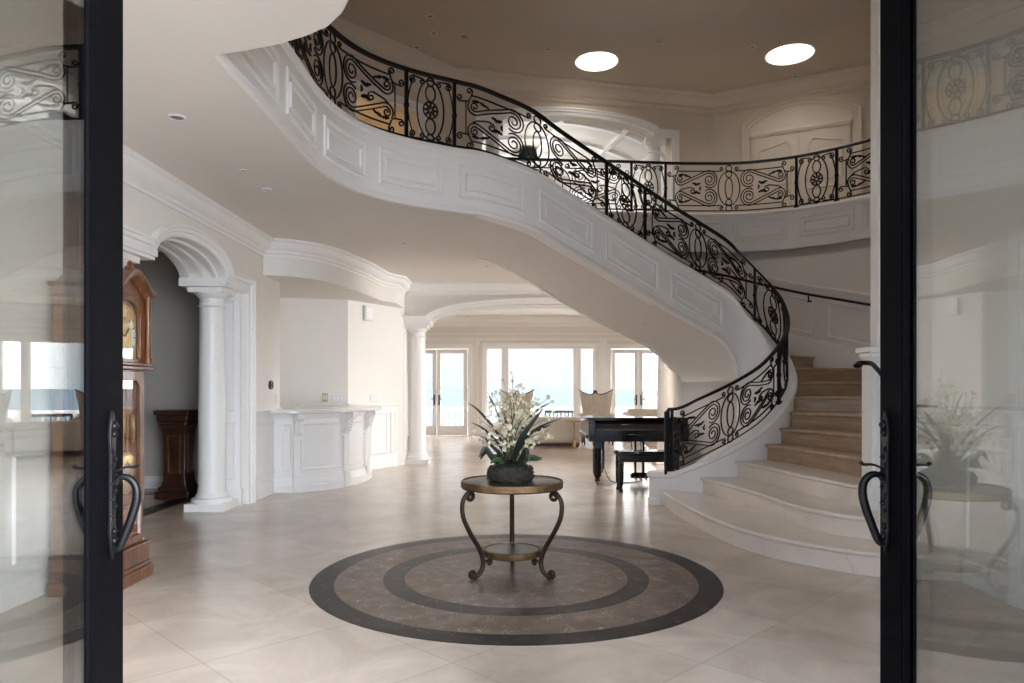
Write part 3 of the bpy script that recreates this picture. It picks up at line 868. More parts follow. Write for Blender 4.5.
# niche walls behind the bar
def wall_line(name, pts, z0, z1, th, m):      # thick wall on the right of travel
    return struct(name, MB().sweep([(x, y, 0) for x, y in pts], (0, 0, 1), [(0, z0), (0, z1), (-th, z1), (-th, z0)]), m)
wall_line('wall_niche', [(-3.7, 9.9), (-4.5, 11.45), (-2.70, 11.9), (-2.07, 13.0), (-1.93, 13.25)], 0, CEIL, -.2, M['wall'])
tn = thing('trim_8', None, None, (-2.4, 12.5, 0), kind='structure')
a, b = V((-2.70, 11.9, 0)), V((-2.07, 13.0, 0)); d = (b - a).normalized(); nn = V((d.y, -d.x, 0))
part('chair_rail', MB().sweep([a + V((0, 0, 1.10)), b + V((0, 0, 1.10))], (0, 0, 1), flip(RAILP)), M['trim'], tn)
part('skirting', MB().sweep([a, b], (0, 0, 1), flip(BASE)), M['trim'], tn)
part('dado', MB().sweep([a, b], (0, 0, 1), [(0, 0), (0, 1.08), (-.01, 1.08), (-.01, 0)]), M['trim'], tn)
for f0, f1 in ((.42, .78), (.84, .97)):
    p, q = a.lerp(b, f0) + nn * .01, a.lerp(b, f1) + nn * .01
    part('wall_panel', MB().sweep([p + V((0, 0, .25)), q + V((0, 0, .25)), q + V((0, 0, .97)), p + V((0, 0, .97))], nn, FRM, closed=True), M['trim'], tn)
# dropped bulkhead above the bar
BK = [(v.x, v.y) for v in catmull([(-3.2, 9.30, 0), (-2.87, 9.40, 0), (-2.54, 9.85, 0), (-2.30, 10.9, 0), (-2.17, 11.95, 0), (-1.97, 12.35, 0)], 6)]
struct('wall_bulkhead', MB().prism(BK + [(-1.97, 13.2), (-2.1, 13.2), (-4.6, 11.5), (-3.7, 9.95), (-3.2, 9.95)], 2.85, CEIL + .02), M['wall'])
struct('trim_9', MB().sweep([(x, y, CEIL) for x, y in BK] + [(-1.97, 13.2, CEIL)], (0, 0, 1), flip(CROWN)), M['trim'])

# wall with the wide arch to the living room: plane Y = 13.2
XA0, XA1 = -1.96, 3.08
arcb = [(.55 - 2.05 * math.cos(PI * i / 28), ZS + .33 * math.sin(PI * i / 28)) for i in range(29)]
outer = [(-2.2, 0), (XA0, 0), (XA0, ZS)] + arcb + [(XA1, ZS), (XA1, 0), (9.5, 0), (9.5, 3.8), (-2.2, 3.8)]
struct('wall_back', MB().plate(outer, [], (0, 13.2, 0), (1, 0, 0), (0, 0, 1), (0, 1, 0), .4), M['wall'])
struct('wall_back_left', MB().box(-9, -2.2, 13.3, 13.6, 0, 3.8), M['wall'])
cs = [(XA0, 0), (XA0, ZS)] + arcb + [(XA1, ZS), (XA1, 0)]
struct('trim_10', MB().sweep([(x, 13.2, z) for x, z in cs], (0, -1, 0), [(a, b) for a, b in flip(CAS2)] if False else CAS2), M['trim'])
struct('trim_11', MB().sweep([(-1.88, 13.2, CEIL), (3.2, 13.2, CEIL)], (0, 0, 1), flip(CROWN)), M['trim'])
t12 = thing('trim_12', None, None, (.5, 13.4, ZS), kind='structure')
for x0, x1 in ((XA0, -1.5), (2.6, XA1)):
    part('entablature', MB().box(x0, x1, 13.18, 13.62, ZS - .06, ZS).box(x0 - .015, x1 + .015, 13.17, 13.63, ZS - .03, ZS + .03), M['trim'], t12)
for y in (13.26, 13.40, 13.54):
    part('arch_rib', MB().sweep([(x, y, z - .004) for x, z in arcb[1:-1]], (0, 1, 0), [(0, -.022), (.025, -.022), (.025, .022), (0, .022)]), M['trim'], t12)

# right wall (lower part, near the entrance) full height to the upper ceiling
struct('wall_right', MB().box(3.26, 3.5, FY, 6.32, 0, TOPZ), M['wall'])
br_ = thing('baseboard_right', None, None, (3.26, 4, 0), kind='structure')
part('skirting', MB().sweep([(3.26, FY, 0), (3.26, 5.2, 0)], (0, 0, 1), BASE), M['trim'], br_)
part('chair_rail', MB().sweep([(3.26, 4.6, 1.10), (3.26, 6.1, 1.10)], (0, 0, 1), RAILP), M['trim'], br_)
part('wall_panel', MB().sweep([(3.26, 4.75, .27), (3.26, 5.15, .27), (3.26, 5.15, .96), (3.26, 4.75, .96)], (-1, 0, 0), FRM, closed=True), M['trim'], br_)
# corner casing and capped pilaster at the foot of the stair
tp = thing('trim_13', None, None, (3.07, 6.2, .37), kind='structure')
part('corner_casing', MB().box(3.14, 3.27, 6.2, 6.34, .3, TOPZ), M['trim'], tp, bevel=.01)
part('pilaster', MB().box(3.045, 3.26, 6.12, 6.3, .36, 1.66).box(3.025, 3.26, 6.1, 6.32, .36, .56).box(3.03, 3.26, 6.1, 6.32, 1.66, 1.70).box(3.01, 3.26, 6.08, 6.34, 1.70, 1.75), M['trim'], tp, bevel=.008)
for x in (3.08, 3.12, 3.16, 3.20):
    part('flute', MB().box(x, x + .012, 6.112, 6.13, .62, 1.6), M['trim'], tp)
h2 = thing('stair_handrail', 'short black iron handrail rising past the white pilaster at the stair foot', 'handrail', (3.1, 5.7, 1.4))
part('rail', MB().tube(catmull([(2.87, 6.0, 1.585), (2.89, 6.03, 1.605), (2.95, 6.04, 1.61), (2.98, 5.99, 1.60), (2.975, 5.9, 1.56), (2.97, 5.75, 1.47), (2.965, 5.6, 1.375), (2.965, 5.5, 1.33)], 6), .02, 8), M['iron'], h2)
part('scroll_end', MB().lathe([(0.001, -.022), (.03, -.016), (.036, 0), (.03, .016), (.001, .022)], (2.87, 6.0, 1.585), 14), M['iron'], h2)
part('bracket', MB().tube([(2.965, 5.55, 1.34), (2.99, 5.55, 1.29), (3.1, 5.55, 1.26), (3.27, 5.55, 1.26)], .011, 6).tube([(3.1, 5.55, 1.26), (3.1, 5.56, 1.262)], .0112, 6), M['iron'], h2)

# side door in the right wall, seen through the right glass
d3 = thing('door_3', None, None, (3.26, 3.9, 0), kind='structure')
part('casing', MB().sweep([(3.26, 4.56, 0), (3.26, 4.56, 2.3), (3.26, 3.5, 2.3), (3.26, 3.5, 0)], (-1, 0, 0), CASE), M['trim'], d3)
part('leaf', MB().box(3.23, 3.27, 3.5, 4.56, 0.01, 2.3), M['trim'], d3)
for z0, z1 in ((.25, 1.0), (1.15, 2.1)):
    part('leaf_panel', MB().sweep([(3.23, 3.65, z0), (3.23, 4.4, z0), (3.23, 4.4, z1), (3.23, 3.65, z1)], (-1, 0, 0), FRM, closed=True), M['trim'], d3)
for z in (.3, .98, 1.4, 2.05):
    part('hinge', MB().box(3.215, 3.232, 4.47, 4.5, z - .05, z + .05), M['steel'], d3)

# front wall: door opening flanked by unseen sidelights added to let in light
ow = [(-1.10, 0), (1.15, 0), (1.15, 3.06), (-1.10, 3.06)]
outer = [(-9, 0), (-1.10, 0), (-1.10, 3.06), (1.15, 3.06), (1.15, 0), (9.5, 0), (9.5, TOPZ), (-9, TOPZ)]
struct('wall_front', MB().plate(outer, [rect_loop(-2.95, -1.55, .2, 3.0), rect_loop(1.5, 2.9, .2, 3.0)], (0, FY, 0), (1, 0, 0), (0, 0, 1), (0, -1, 0), .3), M['wall'])
for k_, (xa, xb) in enumerate(((-2.95, -1.55), (1.5, 2.9))):
    t = thing('window_%d' % (20 + k_), None, None, (xa, FY - .15, .2), kind='structure')
    xm = (xa + xb) / 2
    part('window_frame', MB().plate(rect_loop(xa, xb, .2, 3.0), [rect_loop(xa + .06, xm - .03, .26, 2.94), rect_loop(xm + .03, xb - .06, .26, 2.94)], (0, FY - .12, 0), (1, 0, 0), (0, 0, 1), (0, -1, 0), .06), M['black'], t)
    part('pane', MB().box(xa + .05, xb - .05, FY - .155, FY - .149, .25, 2.95), M['pane'], t)
# ------------------------------------------------------------------ upper storey
UW = [(5.62, 6.0), (5.62, 10.98), (3.37, 12.17), (-.96, 11.2), (-2.27, 9.84), (-3.4, 8.5), (-3.4, FY)]
def useg(name, a, b, holes=[], outer=None, m='wallup', th=.25, z0=FLOOR2):
    A, B = V(a + (0,)), V(b + (0,)); U = (B - A).normalized(); L = (B - A).length; N = V((U.y, -U.x, 0))     # away from the room for this travel
    return A, U, L, N
def upper_wall(name, a, b, outer_fn=None, holes=[]):
    A, U, L, N = useg(name, a, b)
    outer = outer_fn(L) if outer_fn else rect_loop(0, L, FLOOR2, TOPZ)
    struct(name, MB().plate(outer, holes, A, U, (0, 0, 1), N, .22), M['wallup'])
    return A, U, L, N
upper_wall('wall_upper_right', UW[0], UW[1])
A1, U1, L1, N1 = upper_wall('wall_upper_door', UW[1], UW[2])
# central wall with arched opening: local u measured from its right end
A2, U2, L2 = V(UW[2] + (0,)), (V(UW[3] + (0,)) - V(UW[2] + (0,))).normalized(), (V(UW[3] + (0,)) - V(UW[2] + (0,))).length
def u_of(x):        # where the photo column x meets the wall line
    t = (x - CX) / F      # A.x+u*U.x = t*(A.y+u*U.y)
    return (t * A2.y - A2.x) / (U2.x - t * U2.y)
uR, uL = u_of(671), u_of(482)
uc, uh = (uR + uL) / 2, (uL - uR) / 2
ZU = 5.55; RU = .22
arcu = [(uc - (uh - .3) * math.cos(PI * i / 28), ZU + RU * math.sin(PI * i / 28)) for i in range(29)]
ofn = lambda L: [(0, FLOOR2), (uR, FLOOR2), (uR, ZU)] + arcu + [(uL, ZU), (uL, FLOOR2), (L, FLOOR2), (L, TOPZ), (0, TOPZ)]
_, _, _, N2 = upper_wall('wall_upper_back', UW[2], UW[3], ofn)
def on2(u, z, d=0.0): return A2 + U2 * u + V((0, 0, z)) + N2 * d
struct('trim_14', MB().sweep([on2(u, z) for u, z in [(uR, FLOOR2), (uR, ZU)] + arcu + [(uL, ZU), (uL, FLOOR2)]], -N2, flip(CAS2)), M['trim'])
# left diagonal upper wall with a lit corridor opening
AL, UL_, LL = V(UW[3] + (0,)), (V(UW[4] + (0,)) - V(UW[3] + (0,))).normalized(), (V(UW[4] + (0,)) - V(UW[3] + (0,))).length
h0, h1 = .62, 1.72
ofn = lambda L: [(0, FLOOR2), (h0, FLOOR2), (h0, 5.5), (h1, 5.5), (h1, FLOOR2), (L, FLOOR2), (L, TOPZ), (0, TOPZ)]
_, _, _, NL = upper_wall('wall_upper_diagonal', UW[3], UW[4], ofn)
struct('trim_15', MB().sweep([AL + UL_ * u + V((0, 0, z)) for u, z in ((h0, FLOOR2), (h0, 5.5), (h1, 5.5), (h1, FLOOR2))], -NL, flip(CASE)), M['trim'])
c0 = AL + UL_ * (h0 - .2) + NL * .22; c1 = AL + UL_ * (h1 + .5) + NL * .22; c2, c3 = c1 + NL * 1.6, c0 + NL * 1.6
CORR = (c0 + c1 + c2 + c3) / 4
M['warmhall'] = mat('corridor_paint', srgb(226, 208, 178), 0.6, var=.02)
struct('wall_corridor', MB().sweep([c0, c3, c2, c1], (0, 0, 1), [(0, FLOOR2), (0, 5.75), (.1, 5.75), (.1, FLOOR2)]).prism([(p.x, p.y) for p in (c0, c1, c2, c3)], 5.75, 5.85), M['warmhall'])
upper_wall('wall_upper_left', UW[4], UW[5]); upper_wall('wall_upper_side', UW[5], UW[6])
# upper crown
cr_path = [(x, y, TOPZ) for x, y in UW]
CROWN2 = [(a * 1.15, b * 1.5) for a, b in CROWN]
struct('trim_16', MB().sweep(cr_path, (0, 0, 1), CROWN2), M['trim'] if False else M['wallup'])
SKY1, SKY2, SKY3 = (1.27, 10.85), (4.08, 10.62), (-1.0, 5.2)  # the last skylight is unseen, added to light the foyer
def circ(c, r, n=40): return [(c[0] + r * math.cos(2 * PI * i / n), c[1] + r * math.sin(2 * PI * i / n)) for i in range(n)]
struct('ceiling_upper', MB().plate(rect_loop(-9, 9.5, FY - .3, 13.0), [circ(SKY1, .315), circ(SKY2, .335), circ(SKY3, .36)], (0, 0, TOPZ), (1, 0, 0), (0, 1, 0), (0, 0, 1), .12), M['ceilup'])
for c, r, lab in ((SKY1, .315, 'round skylight over the stair landing, left of the two in view'), (SKY2, .335, 'round skylight near the double door, right of the two in view'), (SKY3, .36, 'added unseen round skylight brightening the entrance end of the foyer')):
    s = thing('round_skylight', lab, 'skylight', (c[0], c[1], TOPZ), 'round skylights in the upper ceiling')
    part('well', MB().lathe([(r, -.0), (r + .0, .45)], (c[0], c[1], TOPZ), 40).lathe([(r + .02, 0), (r + .02, .45)], (c[0], c[1], TOPZ), 40) if False else
         MB().sweep([(c[0] + r * math.cos(2 * PI * i / 40), c[1] + r * math.sin(2 * PI * i / 40), TOPZ) for i in range(40)], (0, 0, 1), [(0, -.006), (0, .36), (-.02, .36), (-.02, -.006)], closed=True), M['trim'], s)
    part('lens', MB().lathe([(r + .01, .34), (r + .01, .36)], (c[0], c[1], TOPZ), 40), M['skyl'], s)
# arched double door, upper right
d4 = thing('door_4', None, None, tuple(A1 + U1 * 1.3 + V((0, 0, FLOOR2))), kind='structure')
def u1_of(x):
    t = (x - CX) / F; return (t * A1.y - A1.x) / (U1.x - t * U1.y)
v0, v1 = u1_of(854), u1_of(749); vc, vh = (v0 + v1) / 2, (v1 - v0) / 2
ZD = 5.66; RD = .25
def on1(u, z, d=0.0): return A1 + U1 * u + V((0, 0, z)) - N1 * d
arcd = [(vc - vh * math.cos(PI * i / 24), ZD + RD * math.sin(PI * i / 24)) for i in range(25)]
# segmental, not elliptical
Rs = (vh * vh + RD * RD) / (2 * RD); aa = math.asin(vh / Rs)
arcd = [(vc + Rs * math.sin(-aa + 2 * aa * i / 24), ZD + RD - Rs + Rs * math.cos(-aa + 2 * aa * i / 24)) for i in range(25)]
part('casing', MB().sweep([on1(v0, FLOOR2)] + [on1(u, z) for u, z in arcd] + [on1(v1, FLOOR2)], -N1, flip(CAS2)), M['wallup'], d4)
part('tympanum', MB().plate([(v0, ZD - .14)] + arcd + [(v1, ZD - .14)], [], on1(0, 0, .012), U1, (0, 0, 1), -N1, -.03), M['wallup'], d4)
part('door_head', MB().sweep([on1(v0 + .03, ZD - .14), on1(v1 - .03, ZD - .14)], -N1, [(-.05, 0), (-.05, .05), (0, .07), (.04, .05), (.04, 0)]), M['wallup'], d4)
for s0_, s1_ in ((v0 + .05, vc - .012), (vc + .012, v1 - .05)):
    lf = part('leaf', MB().plate(rect_loop(s0_, s1_, FLOOR2 + .02, ZD - .18), [], on1(0, 0, .012), U1, (0, 0, 1), -N1, .02), M['wallup'], d4)
    m_ = .13; w_ = s1_ - s0_ - 2 * m_
    for z0_, z1_, ar in ((FLOOR2 + .2, FLOOR2 + .75, 0), (FLOOR2 + .9, ZD - .42, .1)):
        lp = [(s0_ + m_, z0_), (s0_ + m_ + w_, z0_), (s0_ + m_ + w_, z1_)] + ([(s0_ + m_ + w_ * (1 - i / 8), z1_ + (.10 * (i / 8) if s0_ > vc else .10 * (1 - i / 8))) for i in range(1, 8)] if ar else []) + [(s0_ + m_, z1_)]
        part('leaf_panel', MB().sweep([on1(u, z, .032) for u, z in lp], -N1, FRM, closed=True), M['wallup'], lf)

# ------------------------------------------------------------------ upper gallery room behind the arch
R0, R1 = on2(uR - .4, 0, .22), on2(uL + .4, 0, .22)
R2, R3 = R1 + N2 * 4.0, R0 + N2 * 4.0
struct('wall_gallery', MB().sweep([R0, R3], (0, 0, 1), [(0, FLOOR2), (0, 6.2), (-.15, 6.2), (-.15, FLOOR2)]).sweep([R2, R1], (0, 0, 1), [(0, FLOOR2), (0, 6.2), (-.15, 6.2), (-.15, FLOOR2)]), M['wall'])
gw = (R2 - R3).length; gU = (R2 - R3).normalized()
struct('wall_gallery_back', MB().plate(rect_loop(0, gw, FLOOR2, 6.6), [rect_loop(.35, gw / 2 - .15, 4.2, 5.75), rect_loop(gw / 2 + .15, gw - .35, 4.2, 5.75)], R3, gU, (0, 0, 1), N2, .2), M['wall'])
w5 = thing('window_2', None, None, tuple(R3 + gU * (gw / 2) + V((0, 0, 4.2))), kind='structure')
part('frame', MB().plate(rect_loop(.3, gw / 2 - .1, 4.15, 5.8), [rect_loop(.38, gw / 4 + .06, 4.23, 5.72), rect_loop(gw / 4 + .14, gw / 2 - .18, 4.23, 5.72)], R3, gU, (0, 0, 1), -N2, .05)
     .plate(rect_loop(gw / 2 + .1, gw - .3, 4.15, 5.8), [rect_loop(gw / 2 + .18, gw * .75 - .06, 4.23, 5.72), rect_loop(gw * .75 + .02, gw - .38, 4.23, 5.72)], R3, gU, (0, 0, 1), -N2, .05), M['trim'], w5)
struct('floor_gallery', MB().prism([(p.x, p.y) for p in (R0, R1, R2, R3)], FLOOR2 - .2, FLOOR2), M['oaktread'])
# coffered barrel vault
vt = thing('ceiling_gallery', None, None, tuple((R0 + R2) / 2 + V((0, 0, 5.6))), kind='structure')
gr = (R0 - R1).length / 2
def vault(u, d, dz=0): 
    a = PI * u; return (R0 + R1) / 2 - U2 * (gr * math.cos(a)) + N2 * d + V((0, 0, 5.50 + .62 * math.sin(a) - dz))
vs = [[vault(i / 24, d) for i in range(25)] for d in (0, 4.0)]
mb = MB().strip(vs[0], vs[1]).strip([p + V((0, 0, .1)) for p in vs[0]], [p + V((0, 0, .1)) for p in vs[1]])
part('vault', mb, M['ceil'], vt)
for d in (.05, .9, 1.8, 2.7, 3.6):
    part('vault_rib', MB().sweep([vault(i / 24, d) for i in range(25)], N2, [(0, -.06), (.06, -.05), (.06, .05), (0, .06)]).sweep([vault(i / 24, d) for i in range(25)], N2, [(0, -.06), (-.06, -.05), (-.06, .05), (0, .06)]), M['trim'], vt)
for u in (.12, .3, .5, .7, .88):
    part('vault_rib', MB().tube([vault(u, 0, .02), vault(u, 4.0, .02)], .06, 4), M['trim'], vt)
GU = 'white columns of the upper arch'
def ucol(x, lab):
    u = u_of(x); p = on2(u, FLOOR2, .12)
    t = thing('column', lab, 'column', tuple(p), GU); r = .12
    part('base', MB().box(p.x - .17, p.x + .17, p.y - .17, p.y + .17, FLOOR2, FLOOR2 + .1).lathe([(.165, .1), (.165, .14), (.13, .17)], p, 24), M['trim'], t)
    part('shaft', MB().lathe([(r, .16), (r * .98, .6), (r * .88, 1.5)], p, 28), M['trim'], t)
    part('capital', MB().lathe([(r * .88, 1.5), (r * 1.0, 1.51), (r * 1.0, 1.53), (r * .88, 1.54), (r * .88, 1.6), (r * 1.25, 1.65)], p, 28).box(p.x - .17, p.x + .17, p.y - .17, p.y + .17, FLOOR2 + 1.65, ZU), M['trim'], t)
ucol(657, 'round white column at the right of the upper arch behind the balcony')
ucol(494, 'round white column at the left of the upper arch, seen through the stair railing')
# lamp standing in the gallery
p = px(528, 156, 14.2)
lamp = thing('floor_lamp', 'dark bowl-shaded lamp standing in the upper room behind the stair railing', 'lamp', (p.x, p.y, FLOOR2))
part('stem', MB().lathe([(.14, 0), (.14, .02), (.03, .04), (.012, .06), (.012, p.z - FLOOR2 + .05)], (p.x, p.y, FLOOR2), 16), M['bronze'], lamp)
part('shade', MB().lathe([(.17, .11), (.19, -.02), (.175, -.07), (.12, -.1), (.001, -.11)], p, 24), M['iron'], lamp)

# ------------------------------------------------------------------ ceiling fixtures
def downlight(name, p, lab, grp, r=.055, m='steel'):
    t = thing(name, lab, 'ceiling light' if 'down' in name else 'ceiling detector', tuple(p), grp)
    c = (p[0], p[1], p[2])
    part('trim_ring', MB().lathe([(r * .7, -.004), (r * .75, -.008), (r, -.008), (r * 1.02, -.002), (r * 1.02, .002)], c, 20), M['plate'], t)
    part('lens', MB().lathe([(r * .7, -.005), (r * .5, -.001), (.001, -.001)], c, 20), M[m], t)
def onz(x, y, z): Y = F * (z - CH) / (HZ - y); return V(((x - CX) / F * Y, Y, z - .001))
G1 = 'recessed downlights in the ground floor ceiling'
downlight('downlight', onz(177, 117, CEIL), 'round recessed downlight nearest the entrance in the lower left ceiling', G1, .06)
downlight('downlight', onz(243, 170, CEIL), 'small recessed downlight second from the entrance in the lower ceiling', G1, .03)
downlight('downlight', onz(267, 189, CEIL), 'small recessed downlight in the lower ceiling below the curved white fascia', G1, .045)
downlight('downlight', onz(404, 243, CEIL), 'small recessed downlight in the lower ceiling above the bar bulkhead', G1, .05)
downlight('downlight', onz(487, 266, CEIL), 'small recessed downlight in the lower ceiling before the living room arch', G1, .05)
def on_soffit(x, y):
    best = None
    for t in [TC + .5 + i * .05 for i in range(170)]:
        for f in [j / 20 for j in range(1, 20)]:
            a, b = IN.pt(t=t), OUT(t); q = V((a.x, a.y, 0)).lerp(V((b.x, b.y, 0)), f); q.z = zbot(t)
            ex = CX + F * q.x / q.y - x; ey = HZ - F * (q.z - CH) / q.y - y; e_ = ex * ex + ey * ey
            if best is None or e_ < best[0]: best = (e_, q)
    return best[1]
G2 = 'recessed downlights in the stair soffit'
downlight('downlight', on_soffit(588, 295), 'recessed downlight in the stair soffit, left of the two', G2, .05)
downlight('downlight', on_soffit(644, 324), 'recessed downlight in the stair soffit, right of the two', G2, .05)
G3 = 'small fittings on the upper ceiling'
for x, y, nm, lab, r in ((464, 36, 'smoke_detector', 'round white smoke detector on the upper ceiling above the railing', .07), (434, 33, 'downlight', 'small downlight on the upper ceiling left of the smoke detector', .05),
                    (417, 47, 'downlight', 'pale round fitting on the upper ceiling near the crown above the stair railing', .06), (430, 16, 'downlight', 'small fitting at the top of the upper ceiling', .05),
                    (548, 49, 'downlight', 'small dark downlight left of the left skylight', .045), (581, 42, 'downlight', 'tiny fitting just above the left skylight', .03),
                    (658, 41, 'downlight', 'small fitting between the two skylights, nearer the left one', .045), (752, 47, 'downlight', 'angled fitting left of the right skylight', .05), (795, 76, 'downlight', 'small fitting below the right skylight near the crown', .045)):
    downlight(nm, onz(x, y, TOPZ), lab, G3, r)

LAMPS = [onz(404, 243, CEIL), onz(487, 266, CEIL), on_soffit(588, 295), on_soffit(644, 324), V((4.5, 12.2, CEIL)), V((-1.0, 16.2, 3.5)), V((1.6, 16.2, 3.5)), V((4.2, 16.2, 3.5)), V((-1.0, 19.2, 3.5)), V((1.6, 19.2, 3.5)), V((4.2, 19.2, 3.5)), V((-4.5, 17.5, 3.5))]
for i, p_ in enumerate(LAMPS[4:]):  # unseen fittings added to brighten the passage and living room
    downlight('downlight', p_ - V((0, 0, .001)), 'added unseen downlight brightening the living room beyond the wide arch' if i else 'added unseen downlight brightening the passage behind the staircase', 'added living room downlights' if i else None, .06)
# ================================================================== LIVING ROOM FAR WALL, TERRACE
YF = 21.1
def Xf(x): return (x - CX) / F * YF
def Zf(y): return CH - (y - HZ) / F * YF
DZ = 2.55
dl0, dl1 = Xf(424) - 1.35 + .0, Xf(468)         # left french doors
dl0 = 2 * Xf(436.5) - dl1
wc0, wc1 = Xf(486), Xf(595)
dr0, dr1 = Xf(611), Xf(667)
holes = []
opens = [(-7.6, -4.9, .45), (wc0, wc1, .35), (5.6, 6.6, 0.35), (6.8, 8.8, .35)]
doors = [(dl0, dl1), (dr0, dr1)]
outer = [(-9, 0)]
for a, b in doors: outer += [(a, 0), (a, DZ), (b, DZ), (b, 0)]
outer += [(9.5, 0), (9.5, 3.8), (-9, 3.8)]
struct('wall_far', MB().plate(outer, [rect_loop(a, b, z, DZ + .05) for a, b, z in opens], (0, YF, 0), (1, 0, 0), (0, 0, 1), (0, 1, 0), .25), M['wall'])
struct('wall_living_left', MB().box(-9.2, -9, 13.2, YF + .2, 0, 3.8), M['wall'])
RW = [(10.95, 13.1, .1, 3.1)]
struct('wall_living_right', MB().plate(rect_loop(FY, YF + .2, 0, TOPZ), [rect_loop(*q) for q in RW], (9.5, 0, 0), (0, 1, 0), (0, 0, 1), (1, 0, 0), .2), M['wall'])
for k_, (ya, yb, za, zb_) in enumerate(RW):
    t = thing('window_%d' % (10 + k_), None, None, (9.5, ya, za), kind='structure')
    ym = (ya + yb) / 2
    part('window_frame', MB().plate(rect_loop(ya, yb, za, zb_), [rect_loop(ya + .07, ym - .04, za + .07, zb_ - .07), rect_loop(ym + .04, yb - .07, za + .07, zb_ - .07)], (9.56, 0, 0), (0, 1, 0), (0, 0, 1), (1, 0, 0), .07), M['trim'], t)
    part('pane', MB().box(9.59, 9.596, ya + .05, yb - .05, za + .05, zb_ - .05), M['pane'], t)
struct('trim_17', MB().sweep([(-9, YF, 3.5), (9.5, YF, 3.5)], (0, 0, 1), flip(CROWN2)), M['trim'])
struct('trim_18', MB().box(-9, 9.5, YF - .05, YF, 2.78, 2.86).box(-9, 9.5, YF - .03, YF, 2.95, 3.0), M['trim'])
bb = thing('baseboard_far', None, None, (0, YF, 0), kind='structure')
for a, b in ((-9, dl0 - .15), (dl1 + .15, dr0 - .15), (dr1 + .15, 9.5)):
    part('skirting', MB().sweep([(a, YF, 0), (b, YF, 0)], (0, 0, 1), flip(BASE)), M['trim'], bb)
def casing(t, pts): part('casing', MB().sweep([(x, YF, z) for x, z in pts], (0, -1, 0), CASE), M['trim'], t)
def french(n, a, b, lab):
    t = thing('door_%d' % n, None, None, ((a + b) / 2, YF, 0), kind='structure')
    casing(t, [(a, 0), (a, DZ), (b, DZ), (b, 0)])
    m = (a + b) / 2
    for x0, x1, hx in ((a + .02, m - .005, m - .07), (m + .005, b - .02, m + .07)):
        st = .115
        lf = part('leaf', MB().plate(rect_loop(x0, x1, .01, DZ - .02), [rect_loop(x0 + st, x1 - st, .3, DZ - .14)], (0, YF + .06, 0), (1, 0, 0), (0, 0, 1), (0, 1, 0), .06), M['trim'], t)
        part('pane', MB().box(x0 + st, x1 - st, YF + .085, YF + .091, .3, DZ - .14), M['pane'], lf)
        hd = MB().box(hx - .02, hx + .02, YF + .045, YF + .06, .9, 1.2)
        hd.tube([(hx, YF + .05, 1.08), (hx, YF + .0, 1.08), (hx + (.1 if hx > m else -.1), YF + .0, 1.075)], .011, 6)
        part('door_handle', hd, M['bronze'], lf)
french(5, dl0, dl1, ''); french(6, dr0, dr1, '')
def window(n, a, b, z, mull):
    t = thing('window_%d' % n, None, None, ((a + b) / 2, YF, z), kind='structure')
    casing(t, [(a, z), (a, DZ + .05), (b, DZ + .05), (b, z)])
    part('window_sill', MB().box(a - .1, b + .1, YF - .09, YF + .02, z - .06, z), M['trim'], t)
    xs = [a] + [m for mm in mull for m in mm] + [b]; hl = []
    for i in range(0, len(xs), 2): hl.append(rect_loop(xs[i] + .05, xs[i + 1] - .05, z + .05, DZ))
    part('window_frame', MB().plate(rect_loop(a, b, z, DZ + .05), hl, (0, YF + .06, 0), (1, 0, 0), (0, 0, 1), (0, 1, 0), .08), M['trim'], t)
    for h in hl: part('pane', MB().box(h[0][0], h[1][0], YF + .09, YF + .096, z + .05, DZ), M['pane'], t)
window(3, wc0, wc1, .35, [(Xf(504) - .02, Xf(506) + .02), (Xf(576) - .02, Xf(578.5) + .02)])
window(4, -7.6, -4.9, .45, [(-6.28, -6.22)])
window(5, 5.6, 6.6, .35, []); window(6, 6.8, 8.8, .35, [])
for x0, x1 in ((dl1 + .28, wc0 - .22),):
    part('pilaster', MB().box(x0, x1, YF - .07, YF, 0, 2.78).box(x0 - .03, x1 + .03, YF - .09, YF, 2.68, 2.78).box(x0 - .03, x1 + .03, YF - .09, YF, 0, .22), M['trim'], bb)
part('pilaster', MB().box(wc1 + .1, dr0 - .12, YF - .07, YF, 0, 2.78), M['trim'], bb)

# terrace balustrade
YB = 23.4
bt = thing('balustrade', 'white stone balustrade of turned balusters on the terrace outside the windows', 'balustrade', (0.5, YB, -.04))
part('top_rail', MB().box(-10, 12, YB - .12, YB + .12, .66, .77), M['trim'], bt, bevel=.02)
part('bottom_rail', MB().box(-10, 12, YB - .12, YB + .12, -.04, .10), M['trim'], bt)
for x in (-8.2, -4.9, -.95, 2.65, 4.9, 8.2):
    part('pier', MB().box(x - .17, x + .17, YB - .15, YB + .15, -.04, .80), M['trim'], bt)
b0 = part('baluster', MB().lathe([(.055, .1), (.055, .14), (.03, .17), (.062, .30), (.058, .36), (.028, .52), (.03, .58), (.055, .61), (.055, .66)], (0, YB, 0), 10), M['trim'], bt)
b0.location.x = -4.6
xs = [-4.6 + .19 * i for i in range(1, 66)]
for x in xs:
    if min(abs(x - q) for q in (-4.9, -.95, 2.65, 4.9)) < .2: continue
    c = b0.copy(); COL.objects.link(c); c.parent = bt; ORIG[c.name] = ORIG[b0.name]; c.location.x = x
